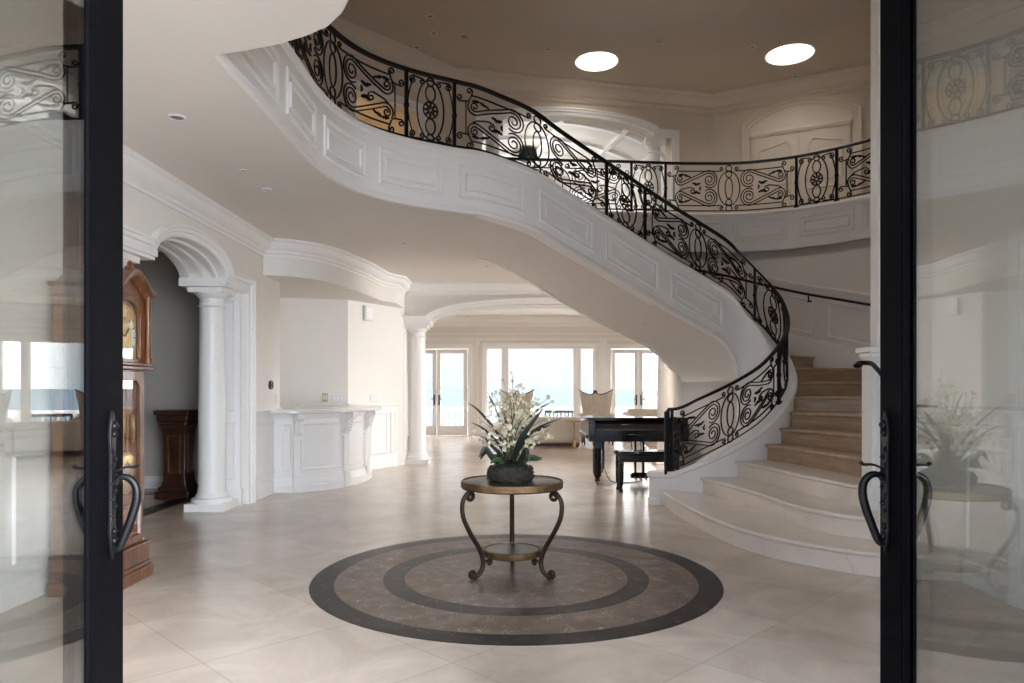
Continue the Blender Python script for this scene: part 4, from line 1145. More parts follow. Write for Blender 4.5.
# outdoor spiral stair beyond the right-hand doors
os_ = thing('outdoor_stair', 'white outdoor stair with thin balusters seen through the right-hand terrace doors', 'outdoor stair', (Xf(662) + .45, 24.6, -.04))
ocx, ocy = 5.2, 24.6
os_.location = (ocx, ocy, -.04); ORIG[os_.name] = V((ocx, ocy, -.04))
part('post', MB().lathe([(.06, -.04), (.06, 3.4)], (ocx, ocy, 0), 10), M['trim'], os_)
hp = []
for i in range(14):
    a = PI * .55 + i * .16; z = .15 + i * .2; r = .75
    d = V((math.cos(a), math.sin(a), 0)); e_ = V((math.cos(a + .3), math.sin(a + .3), 0)); c = V((ocx, ocy, z))
    part('tread', MB().prism([(ocx, ocy), (ocx + d.x * r, ocy + d.y * r), (ocx + e_.x * r, ocy + e_.y * r)], z - .04, z), M['trim'], os_)
    part('baluster', MB().tube([c + d * r * .97, c + d * r * .97 + V((0, 0, .85))], .014, 5), M['trim'], os_)
    hp.append(c + d * r * .97 + V((0, 0, .87)))
part('handrail', MB().tube(hp, .03, 6), M['trim'], os_)
# dark patio bench outside the centre window
pb = thing('patio_bench', 'dark slatted patio bench outside behind the cream sofa', 'bench', (1.5, 22.3, -.04))
p = MB(); X0, X1 = 1.0, 1.95
part('seat', MB().box(X0, X1, 22.05, 22.55, .36, .42), M['patio'], pb)
bk = MB().box(X0, X1, 22.05, 22.09, .64, .72)
for i in range(9): bk.box(X0 + .02 + i * .115, X0 + .05 + i * .115, 22.06, 22.08, .42, .64)
part('backrest', bk, M['patio'], pb)
for x in (X0, X1 - .05):
    for y in (22.05, 22.5): part('leg', MB().box(x, x + .05, y, y + .05, -.04, .64 if y < 22.2 else .36), M['patio'], pb)

# ------------------------------------------------------------------ armchairs, sofas, small table
def armchair(lab):
    t = thing('armchair', lab, 'armchair', (0, 0, 0), 'cream wing armchairs in the living room')
    seat = MB().box(-.36, .36, -.38, .30, .24, .46)
    part('seat', seat, M['cream'], t, bevel=.05)
    part('seat_apron', MB().box(-.38, .38, -.38, .32, .20, .27), M['walnut'], t, bevel=.015)
    # channelled back, front towards -y, gently waisted outline with raised corners
    n = 40; F_ = []; B_ = []
    zs = [.42 + .83 * j / 16 for j in range(17)]
    mb = MB(); rows = []
    for j, z in enumerate(zs):
        f = j / 16; hw = .36 + .07 * f ** 2 - .03 * math.sin(PI * f)
        row = []
        for i in range(n + 1):
            u = -1 + 2 * i / n
            ztop = z + (f ** 6) * (.10 * (abs(u) ** 3) - .05 * (1 - abs(u)) + .06 * math.exp(-(u / .18) ** 2))
            y = .24 + .10 * f - .16 * abs(u) ** 4 - .018 * abs(math.sin(PI * 4 * (u + 1)))
            row.append(V((hw * u, y, ztop)))
        rows.append(row)
    fr = [p for r in rows for p in r]; bk = [p + V((0, .12, 0)) for p in fr]; m = n + 1
    mb.v = fr + bk; o = len(fr)
    for j in range(16):
        for i in range(n):
            a = j * m + i; mb.f.append([a, a + 1, a + m + 1, a + m]); mb.f.append([o + a, o + a + m, o + a + m + 1, o + a + 1])
    bd = [i for i in range(m)] + [j * m + n for j in range(1, 17)] + [16 * m + i for i in range(n - 1, -1, -1)] + [j * m for j in range(15, 0, -1)]
    for i in range(len(bd)):
        a, b = bd[i], bd[(i + 1) % len(bd)]; mb.f.append([a, b, o + b, o + a])
    part('backrest', mb, M['cream'], t, smooth=60)
    cr = MB().tube([rows[16][i] + V((0, .06, .012)) for i in range(m)], .016, 6)
    cr.lathe([(.001, -.03), (.05, -.02), (.06, .01), (.03, .05), (.001, .06)], rows[16][20] + V((0, .05, .03)), 12, sy=.5)
    part('carved_crest', cr, M['walnut'], t)
    for s in (-1, 1):
        part('arm', MB().tube(catmull([(s * .38, .24, .72), (s * .42, .05, .70), (s * .43, -.2, .66), (s * .42, -.33, .6)], 6), .055, 8).tube(catmull([(s * .41, -.3, .6), (s * .39, -.3, .45), (s * .37, -.33, .26)], 6), .03, 8), M['cream'], t, smooth=60)
        for y in (-.33, .26):
            part('leg', MB().tube(catmull([(s * .34, y, .22), (s * .36, y - .02, .14), (s * .34, y, .05), (s * .35, y, 0)], 5), lambda i: .032 - .001 * i, 8), M['walnut'], t)
    return t
ch = armchair('cream wing armchair behind the piano end, its high back before the right window edge')
ch.location = ((597 - CX) / F * 18.0, 18.0, 0)
c2 = copy_tree(ch); c2['label'] = 'cream wing armchair partly hidden behind the flower arrangement'; c2.location = ((517 - CX) / F * 18.3, 18.3, 0)
c3 = copy_tree(ch); c3['label'] = 'cream wing armchair farther right beyond the piano, seen mainly as a reflection'; c3.location = (4.6, 17.4, 0); c3.rotation_euler.z = .3
c4 = copy_tree(ch); c4['label'] = 'cream wing armchair at the far right of the living room, seen mainly as a reflection'; c4.location = (5.8, 18.2, 0); c4.rotation_euler.z = -.3
def sofa(lab, x0, x1, y0, h=.72):
    t = thing('sofa', lab, 'sofa', ((x0 + x1) / 2, y0 + .45, 0), 'cream sofas in the living room')
    part('backrest', MB().box(x0, x1, y0, y0 + .22, .10, h), M['sofa'], t, bevel=.05)
    part('seat', MB().box(x0 + .05, x1 - .05, y0 + .2, y0 + .9, .1, .42), M['sofa'], t, bevel=.05)
    for xa, xb in ((x0 - .02, x0 + .2), (x1 - .2, x1 + .02)): part('arm', MB().box(xa, xb, y0 + .05, y0 + .9, .1, h - .1), M['sofa'], t, bevel=.06)
    n = 2
    for i in range(n):
        w = (x1 - x0 - .4) / n; part('seat_cushion', MB().box(x0 + .2 + w * i, x0 + .2 + w * (i + 1), y0 + .22, y0 + .88, .42, .54), M['sofa'], t, bevel=.04)
    part('plinth', MB().box(x0 + .03, x1 - .03, y0 + .03, y0 + .86, .03, .10), M['walnut'], t)
    for x in (x0 + .08, x1 - .08):
        for y in (y0 + .08, y0 + .8): part('leg', MB().lathe([(.03, 0), (.035, .04)], (x, y, 0), 8), M['walnut'], t)
    return t
sofa('cream sofa seen from behind, between the flower arrangement and the piano', -.05, 1.62, 17.0)
sofa('cream sofa beyond the piano, in front of the right-hand terrace doors', 3.05, 4.9, 19.0, .86)
p = px(574, 447, 16.7)
st = thing('side_table', 'slim brass pedestal side table beside the cream sofa', 'side table', (p.x, 16.75, 0))
part('base', MB().lathe([(.09, 0), (.09, .015), (.05, .03), (.05, .16), (.03, .18)], (p.x, 16.75, 0), 20), M['brass'], st)
part('stem', MB().lathe([(.022, .16), (.022, .63)], (p.x, 16.75, 0), 12), M['brass'], st)
part('table_top', MB().lathe([(.20, .62), (.215, .63), (.215, .645), (.001, .65)], (p.x, 16.75, 0), 28), M['brass'], st)
# low glass table between the chairs and the second sofa
gt = thing('coffee_table', 'low glass-topped table with white base behind the piano', 'coffee table', (2.85, 16.6, 0))
part('table_top', MB().lathe([(.55, .43), (.57, .44), (.57, .455), (.001, .46)], (2.85, 16.6, 0), 32), M['pane'], gt)
part('pedestal', MB().lathe([(.28, 0), (.26, .05), (.12, .15), (.14, .3), (.24, .43)], (2.85, 16.6, 0), 24), M['trim'], gt)

# ================================================================== PIANO
PX0, PX1, PY = 1.09, 2.50, 10.22
pn = thing('grand_piano', 'black lacquered grand piano under the stairs, seen from its keyboard side', 'piano', ((PX0 + PX1) / 2, PY + .6, 0))
OUTL = [(PX0, PY + .22), (PX1, PY + .22), (PX1, PY + .42)] + [(v.x, v.y) for v in catmull([(PX1 - .02, PY + .5, 0), (PX1 - .12, PY + .75, 0), (PX1 - .38, PY + .98, 0), (PX1 - .62, PY + 1.2, 0), (PX1 - .78, PY + 1.46, 0), (PX1 - 1.02, PY + 1.6, 0), (PX1 - 1.26, PY + 1.55, 0), (PX0, PY + 1.35, 0)], 6)]
part('case', MB().prism(OUTL, .66, .93), M['piano'], pn, smooth=40, bevel=.008)
part('case_moulding', MB().sweep([(x, y, .70) for x, y in OUTL], (0, 0, 1), [(0, -.03), (-.018, -.02), (-.018, .02), (0, .03)], closed=True), M['piano'], pn)
cxm, cym = (PX0 + PX1) / 2, PY + .8
part('lid', MB().prism([(cxm + (x - cxm) * 1.02, cym + (y - cym) * 1.015) for x, y in OUTL], .93, .955), M['piano'], pn, smooth=40, bevel=.006)
part('lid_flap', MB().box(PX0 - .015, PX1 + .015, PY + .16, PY + .42, .956, .975), M['piano'], pn, bevel=.005)
part('key_bed', MB().box(PX0, PX1, PY, PY + .3, .64, .70), M['piano'], pn, bevel=.006)
for x0, x1 in ((PX0 - .005, PX0 + .10), (PX1 - .10, PX1 + .005)):
    part('key_cheek', MB().box(x0, x1, PY - .01, PY + .3, .69, .90).box(x0, x1, PY + .05, PY + .3, .88, .955), M['piano'], pn, bevel=.015)
part('fallboard', MB().sweep([(PX0 + .09, 0, 0), (PX1 - .09, 0, 0)], (0, 0, 1), [(PY + .03, .70), (PY + .03, .80), (PY + .09, .83), (PY + .2, .93), (PY + .24, .93), (PY + .24, .70)]), M['piano'], pn)
part('key_slip', MB().box(PX0 + .09, PX1 - .09, PY - .005, PY + .03, .68, .745), M['piano'], pn, bevel=.004)
def piano_leg(x, y):
    part('leg', MB().box(x - .065, x + .065, y - .065, y + .065, .56, .66).box(x - .055, x + .055, y - .055, y + .055, .52, .56)
         .lathe([(.042, .05), (.034, .09), (.05, .12), (.068, .18), (.07, .52)], (x, y, 0), 4 * 2), M['piano'], pn, bevel=.004)
    l_ = pn.children[-1]
    part('caster', MB().lathe([(.012, .018), (.03, .025), (.03, .04), (.014, .05)], (x, y, 0), 12).tube([(x - .012, y, .022), (x + .012, y, .022)], .022, 12), M['brass'], pn)
piano_leg(PX0 + .15, PY + .28); piano_leg(PX1 - .13, PY + .30); piano_leg(PX0 + .33, PY + 1.32)
lx = (639 - CX) / F * 10.75; ly = PY + .5
part('lyre', MB().box(lx - .075, lx - .045, ly - .02, ly + .02, .12, .68).box(lx + .045, lx + .075, ly - .02, ly + .02, .12, .68).box(lx - .13, lx + .13, ly - .06, ly + .05, .07, .13).box(lx - .11, lx + .11, ly - .04, ly + .03, .13, .15), M['piano'], pn, bevel=.006)
for i in (-1, 0, 1):
    part('pedal', MB().tube([(lx + i * .075, ly - .03, .09), (lx + i * .075, ly - .14, .065), (lx + i * .075, ly - .19, .06)], .014, 6, flat=.6), M['brass'], pn)
part('lyre_brace', MB().tube([(lx - .05, ly + .02, .12), (lx - .08, ly + .35, .67)], .009, 6).tube([(lx + .05, ly + .02, .12), (lx + .08, ly + .35, .67)], .009, 6), M['piano'], pn)
cd = thing('power_cord', 'thin dark cord trailing on the floor behind the piano bench', 'cord', (1.55, 10.9, 0))
part('cable', MB().tube(catmull([(1.35, 10.95, .6), (1.37, 10.9, .3), (1.45, 10.75, .04), (1.62, 10.65, .008), (1.8, 10.7, .008), (1.95, 10.85, .008)], 8), .006, 5), M['blackp'], cd)
# bench
bn = thing('piano_bench', 'black piano bench in front of the grand piano keyboard', 'bench', (1.83, 9.8, 0))
bx0, bx1, by0, by1 = 1.42, 2.24, 9.64, 9.98
part('seat', MB().box(bx0 - .02, bx1 + .02, by0 - .02, by1 + .02, .495, .535), M['piano'], bn, bevel=.012)
part('seat_pad', MB().box(bx0, bx1, by0, by1, .53, .55), M['piano'], bn, bevel=.012)
part('apron', MB().box(bx0 + .02, bx1 - .02, by0 + .01, by1 - .01, .41, .50), M['piano'], bn)
for x in (bx0 + .04, bx1 - .04):
    for y in (by0 + .035, by1 - .035):
        part('leg', MB().box(x - .033, x + .033, y - .033, y + .033, .38, .50).lathe([(.024, 0), (.03, .03), (.022, .05), (.02, .08), (.034, .12), (.038, .38)], (x, y, 0), 8), M['piano'], bn, bevel=.003)
# ================================================================== MEDALLION
MC = (.03, 5.42)
md = thing('floor_medallion', 'large round marble medallion of brown and dark rings inlaid around the table', 'floor medallion', (MC[0], MC[1], 0))
def ring(r0, r1, z, n=96):
    mb = MB()
    if r0 <= 0: return mb.prism(circ(MC, r1, n), .0005, z)
    return mb.sweep([(x, y, 0) for x, y in circ(MC, (r0 + r1) / 2, n)], (0, 0, 1), [(-(r1 - r0) / 2, .0005), (-(r1 - r0) / 2, z), ((r1 - r0) / 2, z), ((r1 - r0) / 2, .0005)], closed=True)
part('outer_border', ring(1.325, 1.495, .002), M['dark1'], md, label='dark outer marble ring')
part('outer_field', ring(.985, 1.323, .002), M['brown1'], md, label='brown outer marble field')
part('inner_border', ring(.825, .983, .002), M['dark1'], md, label='dark inner marble ring')
part('centre_field', ring(0, .823, .002), M['brown1'], md, label='brown centre marble disc')

# ================================================================== CENTRE TABLE
TX, TY = .0, 5.46
tb = thing('centre_table', 'round bronze-rimmed pedestal table with three scrolled iron legs on the medallion', 'table', (TX, TY, .002))
TZ = .70
part('table_top', MB().lathe([(.30, TZ - .035), (.372, TZ - .03), (.372, TZ - .004), (.36, TZ), (.001, TZ)], (TX, TY, 0), 64), M['tabletop'], tb)
part('top_rim', MB().lathe([(.36, TZ - .045), (.38, TZ - .05), (.388, TZ - .04), (.384, TZ - .028), (.388, TZ - .012), (.385, TZ + .004), (.372, TZ + .006), (.368, TZ - .01), (.36, TZ - .03)], (TX, TY, 0), 72), M['bronzerim'], tb)
SZ = .185
part('shelf', MB().lathe([(.001, SZ - .03), (.20, SZ - .03), (.2, SZ), (.001, SZ)], (TX, TY, 0), 48), M['tabletop'], tb)
part('shelf_rim', MB().lathe([(.19, SZ - .042), (.212, SZ - .045), (.218, SZ - .03), (.216, SZ), (.205, SZ + .005), (.2, SZ - .01)], (TX, TY, 0), 56), M['bronzerim'], tb)
for ang in (-148, -32, 90):
    a = math.radians(ang); d = V((math.cos(a), math.sin(a), 0)); t_ = V((-d.y, d.x, 0))
    def L3(q): return V((TX, TY, 0)) + d * q[0] + V((0, 0, q[1]))
    main = spiral((.362, .606), .036, PI * .30, 1.15, -1, .3)[:]
    main = [(r, z) for r, z in main]
    body = catmull([(.385, .630, 0), (.412, .595, 0), (.425, .54, 0), (.412, .45, 0), (.355, .335, 0), (.29, .23, 0), (.258, .155, 0), (.252, .10, 0), (.27, .05, 0), (.305, .022, 0), (.34, .018, 0)], 7)
    foot = spiral((.338, .042), .026, -PI / 2, 1.1, -1, .3)[::-1]
    mb = MB()
    pts = [L3(q) for q in main[:-1]] + [L3((p.x, p.y)) for p in body] + [L3(q) for q in foot[1:]]
    npt = len(pts)
    mb.tube(pts, lambda i: .0155 + .005 * math.sin(PI * min(1, max(0, (i - 10) / (npt - 20)))) if 0 < i < npt - 1 else .012, 8, flat=.85)
    lg = part('leg', mb, M['bronze'], tb, smooth=60)
    br2 = catmull([(.262, .19, 0), (.255, .12, 0), (.235, .142, 0), (.215, .135, 0)], 6)
    mb = MB().tube([L3((p.x, p.y)) for p in catmull([(.25, .085, 0), (.235, .115, 0), (.205, .128, 0)], 6)] + [L3(q) for q in spiral((.197, .108), .021, PI * .45, 1.1, -1, .3)[::-1][1:]], .009, 7)
    mb.tube([L3(q) for q in ((.245, .09), (.258, .066), (.248, .058))], .009, 6)
    mb.build('leg_scroll', M['bronze'], lg, smooth=60)
    tip = MB().box(-.01, .01, -.01, .01, 0, .01)
    part('foot_pad', MB().lathe([(.014, .0025), (.016, .012), (.01, .02)], L3((.325, 0)), 10), M['bronze'], tb)
part('drop_finial', MB().lathe([(.001, .10), (.014, .11), (.02, .13), (.012, .15), (.012, .145)], (TX, TY, 0), 12), M['bronze'], tb)

# ================================================================== FLOWERS
fl = thing('flower_arrangement', 'cream orchid arrangement with dark blade leaves in a bark-lined glass bowl on the table', 'flower arrangement', (TX - .01, TY, TZ))
FX, FYc = TX - .01, TY
random.seed(21)
part('bowl', MB().lathe([(.001, 0), (.15, 0), (.168, .012), (.172, .05), (.168, .10), (.160, .112), (.152, .10), (.150, .03), (.001, .02)], (FX, FYc, TZ), 40), M['bark'], fl, smooth=60)
mb = MB()
for i in range(60):
    a = random.uniform(0, 2 * PI); z = random.uniform(.01, .10); r = .172
    p = V((FX + r * math.cos(a), FYc + r * math.sin(a), TZ + z)); t_ = V((-math.sin(a), math.cos(a), 0))
    mb.tube([p - t_ * .035 + V((0, 0, random.uniform(-.012, .012))), p + t_ * .035 + V((0, 0, random.uniform(-.012, .012)))], random.uniform(.004, .008), 5)
part('bark_strips', mb, M['bark'], fl)
part('moss', MB().lathe([(.158, .09), (.13, .125), (.07, .145), (.001, .15)], (FX, FYc, TZ), 24), M['leafd'], fl, smooth=60)
def blade(pts, w, m=M['leafd'], name='blade_leaf'):
    c = catmull(pts, 8); n = len(c); mb = MB(); L_ = []; R_ = []; C_ = []
    for i, p in enumerate(c):
        f = i / (n - 1); ww = w * (math.sin(PI * min(1, f * .92 + .08)) ** .7) * (1 - f * .15)
        t = (c[min(n - 1, i + 1)] - c[max(0, i - 1)]).normalized(); s = t.cross(V((0, 1, .25))).normalized()
        if s.length < .1: s = V((0, 0, 1))
        L_.append(p + s * ww); R_.append(p - s * ww); C_.append(p + t.cross(s) * ww * .3)
    mb.strip(L_, C_); mb.strip(C_, R_)
    th = V((0, .0025, 0)); mb.strip([q + th for q in L_], [q + th for q in C_]); mb.strip([q + th for q in C_], [q + th for q in R_])
    return part(name, mb, m, fl, smooth=60)
def F3(x, y, d=0.0):     # photo column/row at the arrangement's depth
    return px(x, y, TY + d)
B0 = F3(511, 468)
blade([B0, F3(498, 436, -.05), F3(478, 415, -.1), F3(455, 403, -.1)][1:] and [B0, F3(499, 436, -.06), F3(480, 412, -.1), F3(467, 402, -.12)], .011)
blade([B0, F3(500, 446, -.08), F3(485, 430, -.12), F3(471, 422, -.15)], .011)
blade([B0, F3(501, 455, .02), F3(492, 446, .05), F3(484, 437, .05)], .016)
blade([B0, F3(517, 450, -.12), F3(524, 434, -.2), F3(543, 409, -.25)], .026)
blade([B0, F3(522, 443, -.1), F3(538, 428, -.15), F3(562, 418, -.2)], .012)
blade([B0, F3(524, 440, .05), F3(534, 432, .1), F3(552, 424, .1)], .020)
blade([B0, F3(522, 430, .1), F3(535, 412, .15), F3(551, 402, .18)], .013)
blade([B0, F3(503, 430, .12), F3(494, 405, .2), F3(486, 391, .25)], .008)
for a in range(10):
    an = a * .628 + .3; d = V((math.cos(an), math.sin(an), 0))
    c = V((FX, FYc, TZ + .12))
    blade([c + d * .08, c + d * .14 + V((0, 0, .05)), c + d * .20 + V((0, 0, .05 + .04 * (a % 3))), c + d * .25 + V((0, 0, .03 + .03 * (a % 2)))], .022, M['leafg'] if a % 3 == 0 else M['leafd'], 'foliage_leaf')
# succulent rosettes
for x, y, d, r, m in ((513, 463, -.15, .06, 'leafd'), (531, 460, -.10, .05, 'leafg'), (499, 458, -.10, .05, 'leafd')):
    c = F3(x, y, d); mb = MB()
    for ringi, (n, tilt, rr) in enumerate(((9, .35, 1), (7, .8, .75), (5, 1.2, .5))):
        for i in range(n):
            a = 2 * PI * (i + ringi * .5) / n; dr = V((math.cos(a) * math.cos(tilt), math.sin(a) * math.cos(tilt), math.sin(tilt)))
            s = V((-math.sin(a), math.cos(a), 0)); up = dr.cross(s); R_ = r * rr
            mb.add([c, c + dr * R_ * .6 + s * R_ * .28, c + dr * R_ * 1.05, c + dr * R_ * .6 - s * R_ * .28, c + dr * R_ * .5 - up * R_ * .12],
                   [(0, 1, 4), (0, 4, 3), (4, 1, 2), (4, 2, 3), (0, 3, 2, 1)])
    part('succulent', mb, M[m], fl, smooth=0)
# blossom prototype: five petals and a heart
def blossom_mesh(r=.019):
    mb = MB()
    for i in range(5):
        a = 2 * PI * i / 5; d = V((math.cos(a), math.sin(a), .25)).normalized(); s = V((-math.sin(a), math.cos(a), 0))
        pts = [V((0, 0, 0)), d * r * .5 + s * r * .38, d * r * .95 + s * r * .3 + V((0, 0, .004)), d * r * 1.12, d * r * .95 - s * r * .3 + V((0, 0, .004)), d * r * .5 - s * r * .38, d * r * .6 + V((0, 0, -.003))]
        mb.add(pts, [(0, 1, 6), (1, 2, 6), (2, 3, 6), (3, 4, 6), (4, 5, 6), (5, 0, 6), (0, 5, 4, 3, 2, 1)])
    return mb
tips = [(512, 374), (509, 388), (503, 378), (519, 384), (494, 394), (489, 397), (524, 396), (533, 402), (499, 404), (545, 407), (549, 397), (483, 432), (488, 440), (496, 415), (540, 426), (549, 430), (505, 398), (515, 400), (526, 414), (541, 438), (506, 412), (478, 440), (474, 434), (482, 421), (487, 408), (536, 415), (530, 406), (553, 436), (546, 418), (492, 428), (520, 424), (538, 399), (508, 424)]
spots = []
for i, (x, y) in enumerate(tips):
    d = random.uniform(-.18, .18); tip = F3(x, y, d); base = V((FX + random.uniform(-.05, .05), FYc + d * .3, TZ + .12))
    mid = base.lerp(tip, .5) + V((-(tip.x - base.x) * .25, 0, .03))
    c = catmull([base, mid, tip], 10)
    part('flower_stem', MB().tube(c, lambda i: .0042 - .00012 * i, 5), M['stem'], fl, smooth=60)
    k0 = len(c) * .38
    for j in range(14):
        f = 1 - random.random() ** 1.3 * .62 if j else 1.0
        q = c[min(len(c) - 1, int(f * (len(c) - 1)))] + V((random.gauss(0, .026), random.gauss(0, .035), random.gauss(0, .022))); spots.append(q)
random.shuffle(spots)
bl0 = None; bsp = spots[:98]; rest = spots[98:]
pro = blossom_mesh(); proc = MB().lathe([(.001, .0), (.005, .003), (.004, .007), (.001, .009)], (0, 0, 0), 6)
for i, q in enumerate(bsp):
    rot = (random.uniform(.6, 1.9), random.uniform(-.5, .5), random.uniform(-.9, .9)); sc = random.uniform(.6, 1.15)
    if bl0 is None:
        mb = MB(); mb.v = [p + ORIG[fl.name] for p in pro.v]; mb.f = pro.f
        bl0 = part('blossom', mb, M['petal'], fl, smooth=60)
        mb = MB(); mb.v = [p + ORIG[fl.name] for p in proc.v]; mb.f = proc.f
        hb0 = mb.build('blossom_heart', M['petalc'], bl0)
        o = bl0
    else:
        o = bl0.copy(); COL.objects.link(o); o.parent = fl; ORIG[o.name] = ORIG[fl.name]
        h = hb0.copy(); COL.objects.link(h); h.parent = o
    o.location = q - ORIG[fl.name]; o.rotation_euler = rot; o.scale = (sc, sc, sc)
mb = MB()
for q in rest:
    R_ = Matrix.Rotation(random.uniform(-.9, .9), 3, 'Z') @ Matrix.Rotation(random.uniform(.6, 1.9), 3, 'X'); s_ = random.uniform(.45, .9)
    mb.add([q + R_ @ (p * s_) for p in pro.v], pro.f)
o = part('small_blossoms', mb, M['petal'], fl, smooth=60); o['kind'] = 'stuff'

# ================================================================== GRANDFATHER CLOCK (faces +X)
KX, KY = -2.69, 5.13         # front plane, centre
ck = thing('grandfather_clock', 'tall carved wooden grandfather clock beside the black entrance door', 'clock', (-2.92, KY, 0))
def kb(y0, y1, z0, z1, xf=0.0, xb=-.42, mb=None): return (mb or MB()).box(KX + xb, KX + xf, KY + y0, KY + y1, z0, z1)
mb = kb(-.30, .30, 0, .09); kb(-.285, .285, .09, .12, -.01, mb=mb); kb(-.275, .275, .12, .24, -.02, mb=mb); kb(-.285, .285, .24, .265, -.01, mb=mb)
part('base', mb, M['clock'], ck, bevel=.008)
mb = kb(-.245, .245, .265, 1.54, -.05)
part('trunk', mb, M['clock'], ck, bevel=.006)
yz = lambda y, z, x=0.0: V((KX - .05 + x, KY + y, z))
part('lower_panel', MB().sweep([yz(-.19, .31), yz(.19, .31), yz(.19, .56), yz(-.19, .56)], (1, 0, 0), [(0, 0), (0, .012), (.02, .016), (.03, 0)], closed=True)
     .sweep([yz(.13 * math.cos(2 * PI * i / 28), .435 + .10 * math.sin(2 * PI * i / 28)) for i in range(28)], (1, 0, 0), [(-.012, 0), (-.008, .012), (.008, .012), (.012, 0)], closed=True), M['clockd'], ck)
# trunk door: chamfered glazed frame
dz0, dz1 = .58, 1.52
def chf(y, z0, z1, c): return [(-y + c, z0), (y - c, z0), (y, z0 + c), (y, z1 - c), (y - c, z1), (-y + c, z1), (-y, z1 - c), (-y, z0 + c)]
dr = part('trunk_door', MB().plate(chf(.215, dz0, dz1, .005), [chf(.15, dz0 + .06, dz1 - .06, .05)], (KX - .05, KY, 0), (0, 1, 0), (0, 0, 1), (1, 0, 0), .022), M['clock'], ck, bevel=.004)
MB().plate(chf(.15, dz0 + .06, dz1 - .06, .05), [], (KX - .04, KY, 0), (0, 1, 0), (0, 0, 1), (1, 0, 0), .004).build('glass', M['pane'], dr)
MB().sweep([yz(y, z, .02) for y, z in chf(.155, dz0 + .055, dz1 - .055, .05)], (1, 0, 0), [(0, 0), (0, .008), (.012, .008), (.012, 0)], closed=True).build('door_bead', M['clock'], dr)
mb = MB().tube([yz(0, 1.5, -.06 + .065), yz(0, .85, -.06 + .065)], .006, 6)
mb2 = MB().sweep([yz(.075 * math.cos(2 * PI * i / 28), .80 + .075 * math.sin(2 * PI * i / 28), .004) for i in range(28)], (1, 0, 0), [(-.07, 0), (-.06, .006), (.004, .006), (.004, 0)], closed=True)
part('pendulum', MB().add(mb.v, mb.f).add(mb2.v, mb2.f), M['brass'], ck)
for y in (-.08, .08): part('weight', MB().lathe([(.001, 1.0), (.022, 1.01), (.022, 1.2), (.001, 1.21)], (KX - .042, KY + y, 0), 12, sx=.3), M['brass'], ck)
# hood
mb = kb(-.295, .295, 1.53, 1.56, 0); kb(-.28, .28, 1.56, 1.585, -.02, mb=mb)
part('hood_base', mb, M['clock'], ck, bevel=.008)
arch = [(-.255 , 1.63), (.255, 1.63), (.255, 1.98)] + [(.255 * math.cos(PI * i / 16), 1.98 + .10 * math.sin(PI * i / 16)) for i in range(1, 16)] + [(-.255, 1.98)]
hole = [(-.165, 1.61), (.165, 1.61), (.165, 1.90)] + [(.165 * math.cos(PI * i / 16), 1.90 + .12 * math.sin(PI * i / 16)) for i in range(1, 16)] + [(-.165, 1.90)]
part('hood', MB().plate([(-.26, 1.58), (.26, 1.58), (.26, 2.09), (-.26, 2.09)], [], (KX - .40, KY, 0), (0, 1, 0), (0, 0, 1), (1, 0, 0), .33), M['clock'], ck)
hd = part('hood_door', MB().plate([(-.26, 1.58), (.26, 1.58), (.26, 2.09), (-.26, 2.09)], [hole], (KX - .06, KY, 0), (0, 1, 0), (0, 0, 1), (1, 0, 0), .03), M['clock'], ck, bevel=.004)
MB().plate([(y * .99, z) for y, z in hole], [], (KX - .045, KY, 0), (0, 1, 0), (0, 0, 1), (1, 0, 0), .004).build('glass', M['pane'], hd)
dp = part('dial', MB().plate(hole, [], (KX - .066, KY, 0), (0, 1, 0), (0, 0, 1), (1, 0, 0), .004), M['dial'], ck)
c = V((KX - .061, KY, 1.765))
mb = MB().sweep([c + V((0, .13 * math.cos(2 * PI * i / 40), .13 * math.sin(2 * PI * i / 40))) for i in range(40)], (1, 0, 0), [(-.02, 0), (-.02, .003), (.02, .003), (.02, 0)], closed=True)
mb.build('chapter_ring', M['plate'], dp)
mb = MB()
for i in range(12):
    a = 2 * PI * i / 12; e_ = V((0, math.cos(a), math.sin(a))); mb.tube([c + V((.004, 0, 0)) + e_ * .115, c + V((.004, 0, 0)) + e_ * .145], .004, 4)
mb.build('hour_mark', M['blackp'], dp)
MB().tube([c + V((.006, 0, 0)), c + V((.006, .05, .06))], .005, 4).tube([c + V((.007, 0, 0)), c + V((.007, -.10, .05))], .004, 4).build('clock_hand', M['blackp'], dp)
MB().sweep([V((KX - .061, KY, 1.95)) + V((0, .05 * math.cos(2 * PI * i / 24), .05 * math.sin(2 * PI * i / 24))) for i in range(24)], (1, 0, 0), [(-.045, 0), (-.045, .004), (.006, .004), (.006, 0)], closed=True).build('moon_dial', M['brass'], dp)
for y in (-.235, .235): part('hood_column', MB().lathe([(.028, 1.58), (.028, 1.61), (.02, 1.63), (.018, 1.85), (.022, 2.05), (.03, 2.07), (.03, 2.09)], (KX - .01, KY + y, 0), 14), M['clock'], ck)
# arched bonnet with a moulded cornice that sweeps up over the dial
prof = [(y / 20 * .275, 2.09 + .12 * (0.5 + .5 * math.cos(PI * min(1, abs(y) / 20 / .86)))) for y in range(-20, 21)]
part('bonnet', MB().plate([(-.275, 2.06)] + [(a, b - .02) for a, b in prof] + [(.275, 2.06)], [], (KX - .42, KY, 0), (0, 1, 0), (0, 0, 1), (1, 0, 0), .40), M['clock'], ck)
part('cornice', MB().sweep([V((KX - .03, KY + a, b)) for a, b in prof], (1, 0, 0), [(-.05, 0), (-.045, .02), (-.02, .03), (-.01, .055), (.015, .07), (.03, .07), (.03, -.40), (.0, -.40), (0, 0)]), M['clock'], ck)
part('carved_crest', MB().lathe([(.001, 0), (.045, .01), (.05, .03), (.025, .05), (.03, .07), (.001, .09)], (KX - .02, KY, 2.22), 14, sx=.5), M['clockd'], ck)

